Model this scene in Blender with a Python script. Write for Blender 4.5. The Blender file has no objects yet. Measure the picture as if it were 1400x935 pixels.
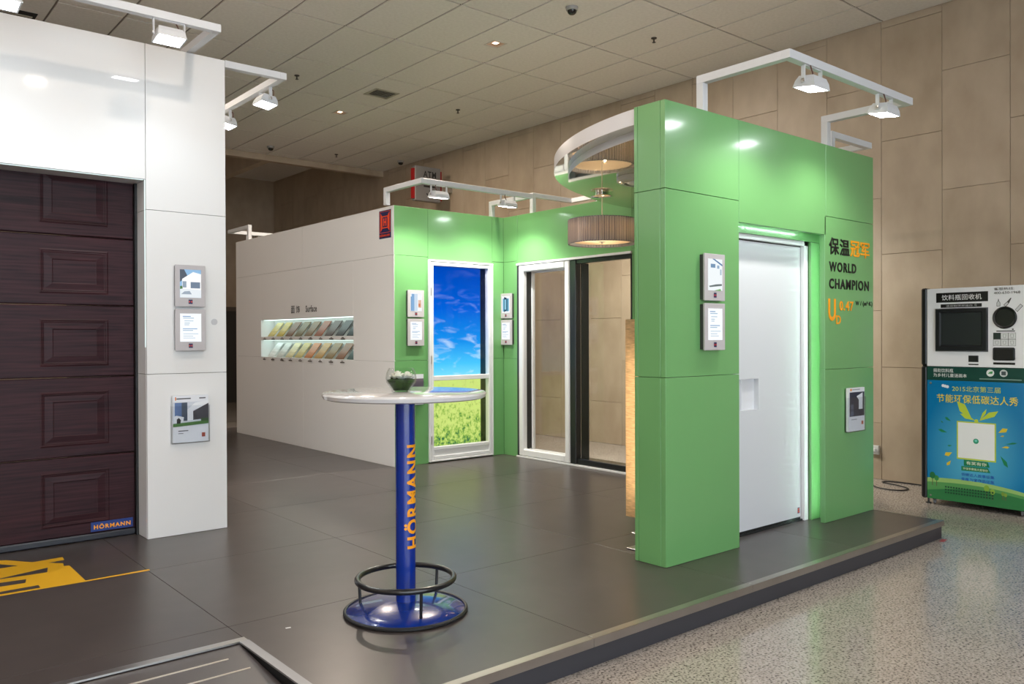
import bpy, bmesh, math, random
from mathutils import Vector, Matrix
random.seed(7)
S = bpy.context.scene
COL = S.collection
PI = math.pi

# ------------------------------------------------------------------ camera, world, exposure
F_PX, YAW, PITCH, ROLL, EYE = 1127.2, math.radians(50.031), math.radians(-0.288), math.radians(-0.208), 1.3548
fw = Vector((math.cos(YAW)*math.cos(PITCH), math.sin(YAW)*math.cos(PITCH), math.sin(PITCH)))
rt0 = Vector((math.sin(YAW), -math.cos(YAW), 0)); up0 = rt0.cross(fw)
rt = rt0*math.cos(ROLL) + up0*math.sin(ROLL); up = up0*math.cos(ROLL) - rt0*math.sin(ROLL)
cd = bpy.data.cameras.new('camera'); cam = bpy.data.objects.new('camera', cd); COL.objects.link(cam)
cd.sensor_width = 36.0; cd.lens = F_PX/1400*36.0; cd.clip_end = 200
cam.matrix_world = Matrix(((rt.x, up.x, -fw.x, 0), (rt.y, up.y, -fw.y, 0), (rt.z, up.z, -fw.z, EYE), (0, 0, 0, 1)))
S.camera = cam
W = bpy.data.worlds.new('hall_daylight'); S.world = W; W.use_nodes = True
bg = W.node_tree.nodes['Background']; bg.inputs[0].default_value = (0.84, 0.93, 1.0, 1); bg.inputs[1].default_value = 6.0
S.view_settings.view_transform = 'Standard'; S.view_settings.look = 'None'
S.view_settings.gamma = 1; S.view_settings.use_curve_mapping = False
S.view_settings.exposure = 0.0
FLOOD = 45.0          # radiance of the floodlight glass
FLOOD_W = 34.0        # beam of each floodlight, watts
# the hall's recessed downlights go on in the same 3.65 m grid outside the frame
dl_data = bpy.data.lights.new('hall_downlight', 'AREA'); dl_data.shape = 'SQUARE'; dl_data.size = .17; dl_data.energy = 36; dl_data.color = (1, .85, .71)
dl_near = dl_data.copy(); dl_near.energy = 105
for ix in range(-3, 1):
    for iy in range(-3, 3):
        if ix == 0 and iy < 1: continue      # the bay by the recycling machine is unlit
        o = bpy.data.objects.new('hall_downlight', dl_data); COL.objects.link(o); o.location = (5.73+3.65*ix, 7.10+3.58*(iy-1), 4.590)
        if ix == 0: o.data = dl_near


def hit(px, py, axis, val):
    d = fw + rt*((px-700)/F_PX) - up*((py-467.5)/F_PX)
    o = Vector((0, 0, EYE)); t = (val-o[axis])/d[axis]
    return o + d*t

# ------------------------------------------------------------------ materials
MATS = {}
def srgb(*c):
    return tuple(((x/255)/12.92 if x/255 <= .04045 else (((x/255)+.055)/1.055)**2.4) for x in c)
def mat(name, col=(.8, .8, .8), rough=.5, metal=0, coat=0, spec=.5, emit=None, es=0, trans=0, coat_rough=.05):
    if name in MATS: return MATS[name]
    m = bpy.data.materials.new(name); m.use_nodes = True; MATS[name] = m
    b = m.node_tree.nodes['Principled BSDF']
    b.inputs['Base Color'].default_value = (*col, 1); b.inputs['Roughness'].default_value = rough
    b.inputs['Metallic'].default_value = metal; b.inputs['Coat Weight'].default_value = coat
    b.inputs['Coat Roughness'].default_value = coat_rough; b.inputs['Specular IOR Level'].default_value = spec
    b.inputs['Transmission Weight'].default_value = trans
    if emit is not None:
        b.inputs['Emission Color'].default_value = (*emit, 1); b.inputs['Emission Strength'].default_value = es
    return m
def nodes(m): return m.node_tree.nodes, m.node_tree.links, m.node_tree.nodes['Principled BSDF']
def noise_col(m, c1, c2, scale=(1, 1, 1), nscale=5, detail=4, lo=.35, hi=.65, bump=0, coord='Object', dist=.002, rough_amp=None):
    n, l, b = nodes(m)
    tc = n.new('ShaderNodeTexCoord'); mp = n.new('ShaderNodeMapping'); mp.inputs['Scale'].default_value = scale
    ns = n.new('ShaderNodeTexNoise'); ns.inputs['Scale'].default_value = nscale; ns.inputs['Detail'].default_value = detail
    cr = n.new('ShaderNodeValToRGB'); cr.color_ramp.elements[0].position = lo; cr.color_ramp.elements[1].position = hi
    cr.color_ramp.elements[0].color = (*c1, 1); cr.color_ramp.elements[1].color = (*c2, 1)
    l.new(tc.outputs[coord], mp.inputs[0]); l.new(mp.outputs[0], ns.inputs[0]); l.new(ns.outputs[0], cr.inputs[0])
    l.new(cr.outputs[0], b.inputs['Base Color'])
    if bump:
        bp = n.new('ShaderNodeBump'); bp.inputs['Strength'].default_value = bump; bp.inputs['Distance'].default_value = dist
        l.new(ns.outputs[0], bp.inputs['Height']); l.new(bp.outputs[0], b.inputs['Normal'])
    return m
def emi(col, s=1.0):
    k = 'glow_%d_%d_%d_%d' % (*[round(c*255) for c in col], round(s*100))
    if k in MATS: return MATS[k]
    m = bpy.data.materials.new(k); m.use_nodes = True; MATS[k] = m
    n = m.node_tree.nodes; n.clear(); e = n.new('ShaderNodeEmission'); o = n.new('ShaderNodeOutputMaterial')
    e.inputs[0].default_value = (*col, 1); e.inputs[1].default_value = s; m.node_tree.links.new(e.outputs[0], o.inputs[0])
    return m
def flat(c):   # printed colour from sRGB triple
    return mat('print_%d_%d_%d' % c, srgb(*c), .45)

green = noise_col(mat('green_panel', (.2, .5, .15), .34, 0, .6, coat_rough=.13), (.150, .375, .130), (.158, .39, .138), nscale=1.5)
white_gloss = mat('white_gloss_panel', (.80, .795, .79), .035)
white_edge = mat('white_panel_edge', (.75, .75, .75), .4)
joint_dark = mat('joint_shadow_gap', (.05, .05, .045), .8)
joint_green = mat('green_joint', (.06, .18, .05), .7)
joint_grey = mat('grey_joint', (.30, .29, .28), .7)
tube_white = mat('white_powder_coat', (.66, .67, .69), .38)
white_pvc = mat('white_pvc', (.80, .81, .82), .25, 0, .3)
black_alu = mat('black_aluminium', (.012, .014, .015), .3, 0, .2)
dark_gloss = mat('dark_gloss_reveal', (.01, .011, .012), .08)
rubber = mat('black_rubber', (.012, .012, .013), .5)
black_paint = mat('black_paint', (.010, .010, .011), .3, 0, .3)
steel = mat('brushed_steel', (.55, .53, .51), .3, 1)
chrome = mat('chrome', (.8, .8, .8), .06, 1)
silver = mat('silver_plastic', (.50, .47, .48), .35)
orange_txt = mat('orange_letter', srgb(245, 160, 20), .4)
black_txt = mat('black_letter', (.008, .008, .008), .45)
navy = mat('navy_blue', srgb(0, 42, 128), .22, 0, .8)
orange_red = mat('orange_red_print', srgb(232, 78, 30), .4)
navy_print = mat('navy_print', srgb(28, 36, 84), .4)
gold_strip = mat('pale_gold_strip', (.75, .66, .55), .3, .8)

floor_lam = noise_col(mat('dark_laminate', (.05, .05, .05), .31, 0, 0, .5), (.064, .053, .051), (.076, .064, .061), (1, 1, 1), 6, 6, .3, .7, .03)
def granite():
    m = mat('speckled_granite', (.4, .36, .33), .14)
    n, l, b = nodes(m); tc = n.new('ShaderNodeTexCoord')
    v1 = n.new('ShaderNodeTexNoise'); v1.inputs['Scale'].default_value = 85; v1.inputs['Detail'].default_value = 3
    v2 = n.new('ShaderNodeTexNoise'); v2.inputs['Scale'].default_value = 9; v2.inputs['Detail'].default_value = 5
    c1 = n.new('ShaderNodeValToRGB'); e = c1.color_ramp.elements
    e[0].position = .36; e[0].color = (.10, .085, .08, 1); e[1].position = .46; e[1].color = (.38, .345, .32, 1)
    x = e.new(.66); x.color = (.49, .45, .42, 1)
    c2 = n.new('ShaderNodeValToRGB'); c2.color_ramp.elements[0].color = (.80, .78, .76, 1); c2.color_ramp.elements[1].color = (1.1, 1.08, 1.04, 1)
    mx = n.new('ShaderNodeMix'); mx.data_type = 'RGBA'; mx.blend_type = 'MULTIPLY'; mx.inputs[0].default_value = 1
    l.new(tc.outputs['Object'], v1.inputs[0]); l.new(tc.outputs['Object'], v2.inputs[0])
    l.new(v1.outputs[0], c1.inputs[0]); l.new(v2.outputs[0], c2.inputs[0])
    l.new(c1.outputs[0], mx.inputs[6]); l.new(c2.outputs[0], mx.inputs[7]); l.new(mx.outputs[2], b.inputs['Base Color'])
    return m
granite_m = granite()
stones = []
for i, (a, c) in enumerate((((.385, .300, .215), (.475, .380, .280)), ((.40, .31, .222), (.485, .39, .29)), ((.375, .290, .205), (.465, .37, .27)))):
    stones.append(noise_col(mat('travertine_%s' % 'abc'[i], rough=.42), a, c, (1, 1, .6), 4, 8, .3, .7, .15))
ceil_tile_m = noise_col(mat('ceiling_tile', rough=.9), (.72, .68, .63), (.77, .73, .68), nscale=30, detail=3)
ceil_grid_m = mat('ceiling_grid', (.24, .21, .18), .7)
maho = noise_col(mat('mahogany_foil', rough=.42, spec=.16), (.016, .007, .010), (.050, .017, .021), (.35, 1, 9), 7, 6, .32, .70, .06)
def glass_thin(name, tint=(1, 1, 1), refl=1.45):
    m = bpy.data.materials.new(name); m.use_nodes = True; MATS[name] = m
    n = m.node_tree.nodes; l = m.node_tree.links; n.clear()
    o = n.new('ShaderNodeOutputMaterial'); t = n.new('ShaderNodeBsdfTransparent'); g = n.new('ShaderNodeBsdfGlossy')
    t.inputs[0].default_value = (*tint, 1); g.inputs['Roughness'].default_value = 0.0
    f = n.new('ShaderNodeLayerWeight'); pw = n.new('ShaderNodeMath'); pw.operation = 'POWER'; pw.inputs[1].default_value = 5
    ma = n.new('ShaderNodeMath'); ma.operation = 'MULTIPLY_ADD'; r0 = ((refl-1)/(refl+1))**2; ma.inputs[1].default_value = 1-r0; ma.inputs[2].default_value = r0; mx = n.new('ShaderNodeMixShader')
    l.new(f.outputs['Facing'], pw.inputs[0]); l.new(pw.outputs[0], ma.inputs[0]); l.new(ma.outputs[0], mx.inputs[0]); l.new(t.outputs[0], mx.inputs[1]); l.new(g.outputs[0], mx.inputs[2]); l.new(mx.outputs[0], o.inputs[0])
    return m
pane_m = glass_thin('window_glass', (.96, .97, .96), 1.36)
clear_pane = glass_thin('anti_reflective_glass', (.98, .98, .98), 1.15)
acryl = glass_thin('clear_acrylic', (.96, .97, .98), 1.4)
bowl_glass = glass_thin('bowl_glass', (.97, .98, .975), 1.25)
def translucent(name, col, tcol, mixf=.5, grain=None):
    m = bpy.data.materials.new(name); m.use_nodes = True; MATS[name] = m
    n = m.node_tree.nodes; l = m.node_tree.links; n.clear()
    o = n.new('ShaderNodeOutputMaterial'); d = n.new('ShaderNodeBsdfDiffuse'); t = n.new('ShaderNodeBsdfTranslucent'); mx = n.new('ShaderNodeMixShader')
    d.inputs[0].default_value = (*col, 1); t.inputs[0].default_value = (*tcol, 1); mx.inputs[0].default_value = mixf
    if grain:
        tc = n.new('ShaderNodeTexCoord'); mp = n.new('ShaderNodeMapping'); mp.inputs['Scale'].default_value = grain
        ns = n.new('ShaderNodeTexNoise'); ns.inputs['Scale'].default_value = 6; ns.inputs['Detail'].default_value = 6
        cr = n.new('ShaderNodeValToRGB'); cr.color_ramp.elements[0].position = .3; cr.color_ramp.elements[1].position = .7
        cr.color_ramp.elements[0].color = (*[x*.62 for x in col], 1); cr.color_ramp.elements[1].color = (*col, 1)
        l.new(tc.outputs['Object'], mp.inputs[0]); l.new(mp.outputs[0], ns.inputs[0]); l.new(ns.outputs[0], cr.inputs[0])
        l.new(cr.outputs[0], d.inputs[0]); l.new(cr.outputs[0], t.inputs[0])
    l.new(d.outputs[0], mx.inputs[1]); l.new(t.outputs[0], mx.inputs[2]); l.new(mx.outputs[0], o.inputs[0])
    return m

# ------------------------------------------------------------------ builders
ORG = {}
def box(bm, x0, x1, y0, y1, z0, z1, bev=0, mi=0):
    r = bmesh.ops.create_cube(bm, size=1, matrix=Matrix.Translation(((x0+x1)/2, (y0+y1)/2, (z0+z1)/2)) @ Matrix.Diagonal((abs(x1-x0), abs(y1-y0), abs(z1-z0), 1)))
    vs = r['verts']
    fs = list({f for v in vs for f in v.link_faces})
    for f in fs: f.material_index = mi
    if bev:
        es = list({e for v in vs for e in v.link_edges})
        bmesh.ops.bevel(bm, geom=es, offset=bev, segments=1, affect='EDGES')
    return bm
def BX(*a, **k): return box(bmesh.new(), *a, **k)
def tube(bm, pts, r, n=10, closed=False, caps=True):
    pts = [Vector(p) for p in pts]; rings = []; N = len(pts); prev = None
    for i, p in enumerate(pts):
        a = pts[(i-1) % N] if (closed or i > 0) else p; b = pts[(i+1) % N] if (closed or i < N-1) else p
        t = (b-a).normalized()
        if prev is None:
            u = t.orthogonal().normalized()
        else:
            u = (prev - t*prev.dot(t)).normalized()
        prev = u; w = t.cross(u)
        rr = r[i] if isinstance(r, (list, tuple)) else r
        rings.append([bm.verts.new(p + (u*math.cos(2*PI*k/n) + w*math.sin(2*PI*k/n))*rr) for k in range(n)])
    for i in range(N if closed else N-1):
        A, B = rings[i], rings[(i+1) % N]
        for k in range(n): bm.faces.new((A[k], A[(k+1) % n], B[(k+1) % n], B[k]))
    if caps and not closed:
        bm.faces.new(rings[0][::-1]); bm.faces.new(rings[-1])
    return bm
def lathe(bm, prof, c, n=48, closed=False):
    rings = []
    for r, z in prof:
        if r < 1e-6: rings.append([bm.verts.new((c[0], c[1], c[2]+z))])
        else: rings.append([bm.verts.new((c[0]+r*math.cos(2*PI*k/n), c[1]+r*math.sin(2*PI*k/n), c[2]+z)) for k in range(n)])
    pairs = list(zip(rings, rings[1:])) + ([(rings[-1], rings[0])] if closed else [])
    for A, B in pairs:
        for k in range(n):
            a = A if len(A) == 1 else None; b = B if len(B) == 1 else None
            k2 = (k+1) % n
            if a and b: continue
            if a: bm.faces.new((A[0], B[k2], B[k]))
            elif b: bm.faces.new((A[k], A[k2], B[0]))
            else: bm.faces.new((A[k], A[k2], B[k2], B[k]))
    return bm
def prism(bm, poly, mp, w0, w1, mi=0):
    """poly in (u,v); mp(u,v,w) -> world"""
    A = [bm.verts.new(mp(u, v, w0)) for u, v in poly]; B = [bm.verts.new(mp(u, v, w1)) for u, v in poly]
    fs = [bm.faces.new(A[::-1]), bm.faces.new(B)]
    n = len(poly)
    for k in range(n): fs.append(bm.faces.new((A[k], A[(k+1) % n], B[(k+1) % n], B[k])))
    for f in fs: f.material_index = mi
    return bm
def obj(name, bm, m, parent=None, origin=None, smooth=False, label=None):
    bmesh.ops.recalc_face_normals(bm, faces=bm.faces)
    me = bpy.data.meshes.new(name)
    o_ = Vector(ORG[parent.name]) if parent else Vector(origin or (0, 0, 0))
    bmesh.ops.translate(bm, verts=bm.verts, vec=-o_)
    bm.to_mesh(me); bm.free()
    for x in (m if isinstance(m, (list, tuple)) else [m]): me.materials.append(x)
    if smooth:
        for p in me.polygons: p.use_smooth = True
        try: me.set_sharp_from_angle(angle=math.radians(40))
        except Exception: pass
    o = bpy.data.objects.new(name, me); COL.objects.link(o)
    if parent: o.parent = parent
    else: o.location = o_
    ORG[o.name] = o_
    if label: o['label'] = label
    return o
def tag(o, label, cat, group=None):
    o['label'] = label; o['category'] = cat
    if group: o['group'] = group
    return o
def struct(o, label=None):
    o['kind'] = 'structure'
    if label: o['label'] = label
    return o
def thing(name, label, cat, loc, group=None):
    o = bpy.data.objects.new(name, None); COL.objects.link(o); o.location = loc; o.empty_display_size = .1
    ORG[o.name] = Vector(loc); return tag(o, label, cat, group)
def root_struct(name, loc=(0, 0, 0), label=None):
    o = bpy.data.objects.new(name, None); COL.objects.link(o); o.location = loc; ORG[o.name] = Vector(loc)
    return struct(o, label)
def copy_tree(o, loc, rz, label=None, parent=None):
    c = o.copy(); COL.objects.link(c); c.parent = parent
    if parent is None:
        c.location = loc; c.rotation_euler = (0, 0, rz); ORG[c.name] = Vector(loc)
        if label: c['label'] = label
    for ch in list(o.children): copy_tree(ch, None, None, None, c)
    return c
# planes: text and prints are laid out in (u, v, w): u to the reader's right, v up, w out of the surface
def face_my(Y): return lambda u, v, w: Vector((u, Y-w, v))          # surface facing -Y, u = X
def face_mx(X): return lambda u, v, w: Vector((X-w, -u, v))         # surface facing -X, u = -Y
def print_polys(name, parent, mp, polys, base=.0012, step=.0004, emit=None):
    """flat printed shapes: [(sRGB triple or material, [(u,v)...])]"""
    bm = bmesh.new(); ms = []; w = base
    for c, poly in polys:
        m = c if not isinstance(c, tuple) else (emi(srgb(*c), emit) if emit else flat(c))
        if m not in ms: ms.append(m)
        vs = [bm.verts.new(mp(u, v, w)) for u, v in poly]
        f = bm.faces.new(vs); f.material_index = ms.index(m); w += step
    n_want = (mp(0, 0, 1)-mp(0, 0, 0))
    for f in bm.faces:
        f.normal_update()
    me = bpy.data.meshes.new(name); o_ = Vector(ORG[parent.name])
    bmesh.ops.translate(bm, verts=bm.verts, vec=-o_); bm.to_mesh(me); bm.free()
    for m in ms: me.materials.append(m)
    o = bpy.data.objects.new(name, me); COL.objects.link(o); o.parent = parent; ORG[o.name] = o_
    return o
def R(u0, v0, u1, v1): return [(u0, v0), (u1, v0), (u1, v1), (u0, v1)]
def text_mesh(body, bold=0.0, extrude=.0, res=3, space=1.06):
    cu = bpy.data.curves.new('lettering', 'FONT'); cu.body = body; cu.offset = bold; cu.extrude = extrude; cu.resolution_u = res; cu.size = 1; cu.space_character = space
    o = bpy.data.objects.new('lettering_tmp', cu); COL.objects.link(o)
    dg = bpy.context.evaluated_depsgraph_get(); dg.update()
    me = bpy.data.meshes.new_from_object(o.evaluated_get(dg)); bpy.data.objects.remove(o); bpy.data.curves.remove(cu)
    return me
def lettering(name, parent, mp, body, u0, u1, v0, v1, m, bold=.0, depth=.0, lift=.0015, label=None):
    me = text_mesh(body, bold, .5 if depth else 0, 3, 1.0+max(0, bold)*7)
    xs = [v.co.x for v in me.vertices]; ys = [v.co.y for v in me.vertices]
    ax, bx_, ay, by = min(xs), max(xs), min(ys), max(ys)
    o_ = Vector(ORG[parent.name])
    for v in me.vertices:
        u = u0+(v.co.x-ax)/(bx_-ax)*(u1-u0); w = v0+(v.co.y-ay)/(by-ay)*(v1-v0)
        v.co = mp(u, w, lift+((v.co.z+.5)*depth if depth else 0)) - o_
    me.materials.clear(); me.materials.append(m)
    for p in me.polygons: p.material_index = 0
    o = bpy.data.objects.new(name, me); COL.objects.link(o); o.parent = parent; ORG[o.name] = o_
    if label: o['label'] = label
    return o

# ------------------------------------------------------------------ hall shell
HZ, CZ, WX = -0.1275, 4.60, 8.42
fl = obj('floor', BX(-7, 14, -7, 24, HZ-.2, HZ), granite_m); struct(fl, 'polished speckled granite hall floor')
ce = obj('ceiling', BX(-6, WX, -5, 13.93, CZ+.012, CZ+.2), ceil_grid_m); struct(ce, 'suspended ceiling of pale rectangular tiles')
PX, PY, GX0, GY0 = .6086, 1.207, 6.02, 7.683
ceil_holes = {}
def cell_of(x, y): return (math.floor((x-GX0)/PX), math.floor((y-GY0)/PY))
VENT = (5.72, 9.50); DL = [(5.73, 7.10), (5.74, 10.68)]
ceil_holes[cell_of(*VENT)] = (VENT, .165, .15)
for d in DL: ceil_holes[cell_of(*d)] = (d, .085, .085)
tile_me = None
for i in range(-11, 4):
    for j in range(-5, 6):
        x0, x1, y0, y1 = GX0+i*PX, GX0+(i+1)*PX, GY0+j*PY, GY0+(j+1)*PY
        x1 = min(x1, WX-.005); y1 = min(y1, 13.92)
        if x1-x0 < .05 or y1-y0 < .05: continue
        g = .011
        if (i, j) in ceil_holes:
            (hx, hy), rx, ry = ceil_holes[(i, j)]
            bm = bmesh.new()
            box(bm, x0+g, hx-rx, y0+g, y1-g, CZ, CZ+.012); box(bm, hx+rx, x1-g, y0+g, y1-g, CZ, CZ+.012)
            box(bm, hx-rx, hx+rx, y0+g, hy-ry, CZ, CZ+.012); box(bm, hx-rx, hx+rx, hy+ry, y1-g, CZ, CZ+.012)
            obj('ceiling_tile', bm, ceil_tile_m, ce)
        elif x1-x0 > PX-.001 and y1-y0 > PY-.001:
            if tile_me is None:
                t = obj('ceiling_tile', BX(g, PX-g, g, PY-g, 0, .012), ceil_tile_m, ce); tile_me = t.data
            else:
                t = bpy.data.objects.new('ceiling_tile', tile_me); COL.objects.link(t); t.parent = ce
            t.location = (x0, y0, CZ)
        else:
            obj('ceiling_tile', BX(x0+g, x1-g, y0+g, y1-g, CZ, CZ+.012), ceil_tile_m, ce)
# stone wall on the right, slab by slab
wr = obj('wall_right', BX(WX+.012, WX+.3, -8, 20, HZ, 5.3), mat('stone_joint', (.33, .255, .18), .8)); struct(wr, 'beige travertine slab wall of the hall')
cols = [3.483-.603*k for k in range(-28, 12)]
for k, yL in enumerate(cols):
    y1_, y0_ = yL, yL-.603
    if y0_ < -2.2 or y1_ > 19.2: continue
    z = HZ - (.0 if k % 2 else .58); h = 1.165
    if k % 2 == 0: z = HZ; first = .585
    else: first = h
    while z < 4.75 if y0_ < 13.9 else z < 5.2:
        zt = min(z+(first if z == HZ else h), 4.7 if y0_ < 13.9 else 5.2)
        obj('stone_slab', BX(WX, WX+.014, y0_+.002, y1_-.002, z+.002, zt-.002, bev=.0015), random.choice(stones), wr)
        z = zt
        if z >= (4.69 if y0_ < 13.9 else 5.19): break
wh = obj('wall_hall_left_added', BX(-6.3, -6, -5, 19.3, HZ, 5.3), stones[0]); struct(wh, 'unseen stone wall added on the other side of the hall')  # out of view, added to lower the ambient light from the left
wrr = obj('wall_rear_added', BX(4.3, WX, -5.2, -4.95, HZ, 5.3), stones[1]); struct(wrr, 'unseen wall added beside the glazed hall front to block daylight')  # out of view, added to keep the front's daylight off the right slab wall
gl = root_struct('window_1', (1, -5, HZ), 'glazed front of the hall')
frm = mat('glazing_bar', (.30, .30, .31), .4, .5)
for k in range(6): obj('mullion', BX(-6+2.03*k, -5.92+2.03*k, -5.08, -4.94, HZ, CZ+.2), frm, gl)
for z in (HZ+.3, 1.05, 2.45, 3.5): obj('transom', BX(-6, 4.3, -5.06, -4.96, z, z+.08), frm, gl)
obj('glass_pane', BX(-6, 4.3, -5.012, -5.006, HZ, CZ+.2), acryl, gl)
# far end: ceiling edge beam, higher dark ceiling behind, far wall
tr = obj('trim_1', BX(-6, WX, 13.93, 14.05, 4.50, 5.3), stones[1]); struct(tr, 'stone edge beam where the tiled ceiling ends')
bk = obj('trim_2', BX(6.0, 6.15, 14.05, 19, 4.50, 5.3), stones[0]); struct(bk, 'stone bulkhead behind the ceiling edge')
c2 = obj('ceiling_rear', BX(-9, WX, 14.05, 19.2, 5.15, 5.3), ceil_tile_m); struct(c2, 'higher ceiling beyond the edge beam')
wf = obj('wall_far', BX(-9, WX, 19, 19.3, HZ, 5.3), stones[0]); struct(wf, 'far stone wall of the hall')
dr = root_struct('door_1', (7.55, 19, HZ), 'dark doorway in the far hall wall')
obj('door_leaf', BX(7.0, 7.9, 18.94, 19, HZ, 2.0), mat('dark_door', (.03, .028, .026), .4), dr)
obj('door_frame', BX(6.9, 8.0, 18.96, 19, HZ, 2.1), mat('brown_frame', (.10, .08, .06), .5), dr)
# ------------------------------------------------------------------ platform
XJ = [-1.0, .24, 1.46, 2.675, 3.89, 5.105, 6.306]; YJ = [2.645, 3.83, 5.07, 6.295, 7.52, 8.75, 9.98, 11.21, 12.4]
pf = root_struct('exhibition_platform', (3.9, 2.6, HZ), 'low raised dark platform of the exhibition stand')
bm = bmesh.new(); box(bm, 1.46, 6.30, 2.612, 3.64, HZ, -.012); box(bm, -3, 6.30, 3.64, 12.4, HZ, -.012)
obj('platform_base', bm, mat('platform_side', (.040, .040, .048), .42), pf)
for i in range(len(XJ)-1):
    for j in range(len(YJ)-1):
        x0, x1, y0, y1 = XJ[i], XJ[i+1], YJ[j], YJ[j+1]
        if x1 <= 1.47 and j == 0:
            y0 = 3.64
        obj('floor_panel', BX(x0+.0012, x1-.0012, y0+.0012, y1-.0012, -.012, 0, bev=.0008), floor_lam, pf)
trim_m = noise_col(mat('anodised_trim', rough=.32, metal=.85), (.36, .33, .30), (.42, .39, .36), nscale=3)
for a, b in ((1.46, 2.65), (2.653, 3.886), (3.889, 6.31)):
    bm = bmesh.new(); box(bm, a, b, 2.600, 2.644, -.001, .003); box(bm, a, b, 2.598, 2.602, -.036, .003)
    obj('edge_trim', bm, trim_m, pf)
bm = bmesh.new(); box(bm, 6.301, 6.313, 2.598, 12.4, -.034, .002); obj('edge_trim', bm, trim_m, pf)
screw = []
for x, y in ((2.66, 2.622), (3.895, 2.622), (5.05, 2.622), (5.9, 2.622), (6.29, 2.63)):
    b_ = bmesh.new(); lathe(b_, [(.0, .0045), (.006, .004), (.007, .002)], (x, y, 0), 10); obj('screw', b_, steel, pf)
# ramp let into the platform
rp = thing('access_ramp', 'dark access ramp with metal edging let into the stand platform', 'ramp', (.6, 3.0, HZ))
def ramp_z(y): return -.008 + (y-3.60)*(.118/1.35)
bm = bmesh.new(); vs = []
for (x, y) in ((-2.2, 3.60), (1.425, 3.60), (1.425, 2.25), (-2.2, 2.25)):
    vs.append((bm.verts.new((x, y, ramp_z(y))), bm.verts.new((x, y, HZ+.001))))
n = 4
bm.faces.new([v[0] for v in vs]); bm.faces.new([v[1] for v in vs][::-1])
for k in range(n): bm.faces.new((vs[k][0], vs[(k+1) % n][0], vs[(k+1) % n][1], vs[k][1]))
obj('ramp_surface', bm, floor_lam, rp)
obj('edge_strip', BX(-2.2, 1.462, 3.600, 3.645, -.004, .004), steel, rp)
obj('edge_strip', BX(1.424, 1.466, 2.6, 3.60, -.004, .004), mat('grey_edge_strip', (.30, .30, .31), .45, .6), rp)
obj('side_board', BX(1.435, 1.459, 2.6, 3.60, HZ, -.004), mat('black_board', (.01, .01, .011), .6), rp)
for (xe, y) in ((1.33, 3.485), (1.375, 3.36)):
    obj('anti_slip_strip', BX(-2.2, xe, y-.005, y+.005, ramp_z(y), ramp_z(y)+.003), gold_strip, rp)
# yellow floor graphic by the garage door
ya = thing('floor_arrow_graphic', 'yellow car-like floor sticker with a long stripe before the garage door', 'floor sticker', (.9, 5.2, 0))
def zf(u, v): p = hit(u*260/1400, 720+v*110/592, 2, 0); return (p.x, p.y)
fm = lambda u, v, w: Vector((u, v, w))
yel = mat('yellow_vinyl', srgb(226, 172, 30), .5)
dk = floor_lam
outer = [(-330, 300), (-120, 262), (0, 250), (45, 247), (240, 262), (460, 224), (473, 245), (355, 266), (465, 270), (470, 290), (510, 285), (630, 397), (1100, 312), (1103, 322), (630, 405), (300, 460), (0, 512), (-330, 565)]
polys = [(yel, [zf(*p) for p in outer])]
for c in ([(-200, 285), (0, 278), (135, 287), (0, 308), (-200, 340)], [(-200, 425), (0, 383), (352, 302), (347, 336), (0, 388), (-200, 432)], [(-200, 455), (0, 415), (193, 388), (187, 415), (0, 443), (-200, 480)], [(-200, 520), (0, 482), (282, 432), (298, 450), (0, 500), (-200, 540)]):
    polys.append((dk, [zf(*p) for p in c]))
print_polys('sticker', ya, fm, polys, base=.0008, step=.0003)
tag(obj('paper_scrap', prism(bmesh.new(), [tuple(hit(x, y, 2, 0)[:2]) for x, y in ((390, 858.5), (397, 857.3), (398, 858.4), (391, 859.6))], fm, .0005, .0015), mat('scrap_white', (.7, .7, .7), .6), None, tuple(hit(394, 858.5, 2, 0))), 'tiny white paper scrap lying on the dark platform', 'scrap')
tag(obj('floor_tape', prism(bmesh.new(), [tuple(hit(x, y, 2, HZ)[:2]) for x, y in ((1284, 740.5), (1288, 737), (1295, 737.5), (1291, 741))], fm, HZ+.0003, HZ+.0012), mat('red_tape', srgb(150, 25, 35), .5), None, tuple(hit(1289, 739, 2, HZ))), 'small red tape mark on the granite beside the platform corner', 'tape')

# ------------------------------------------------------------------ stand walls
T = .018
def panel(parent, m, x0, x1, y0, y1, z0, z1, g=.0016):
    """one cladding panel; trims the two long dimensions by the joint"""
    d = (x1-x0, y1-y0, z1-z0); k = d.index(min(d[0], d[1]))
    a = [x0, x1, y0, y1, z0, z1]
    for ax in range(3):
        if ax != k: a[2*ax] += g; a[2*ax+1] -= g
    return obj('wall_panel', BX(*a, bev=.0012), m, parent)
Z1, Z2, ZT = 1.117, 2.230, 2.75
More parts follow.
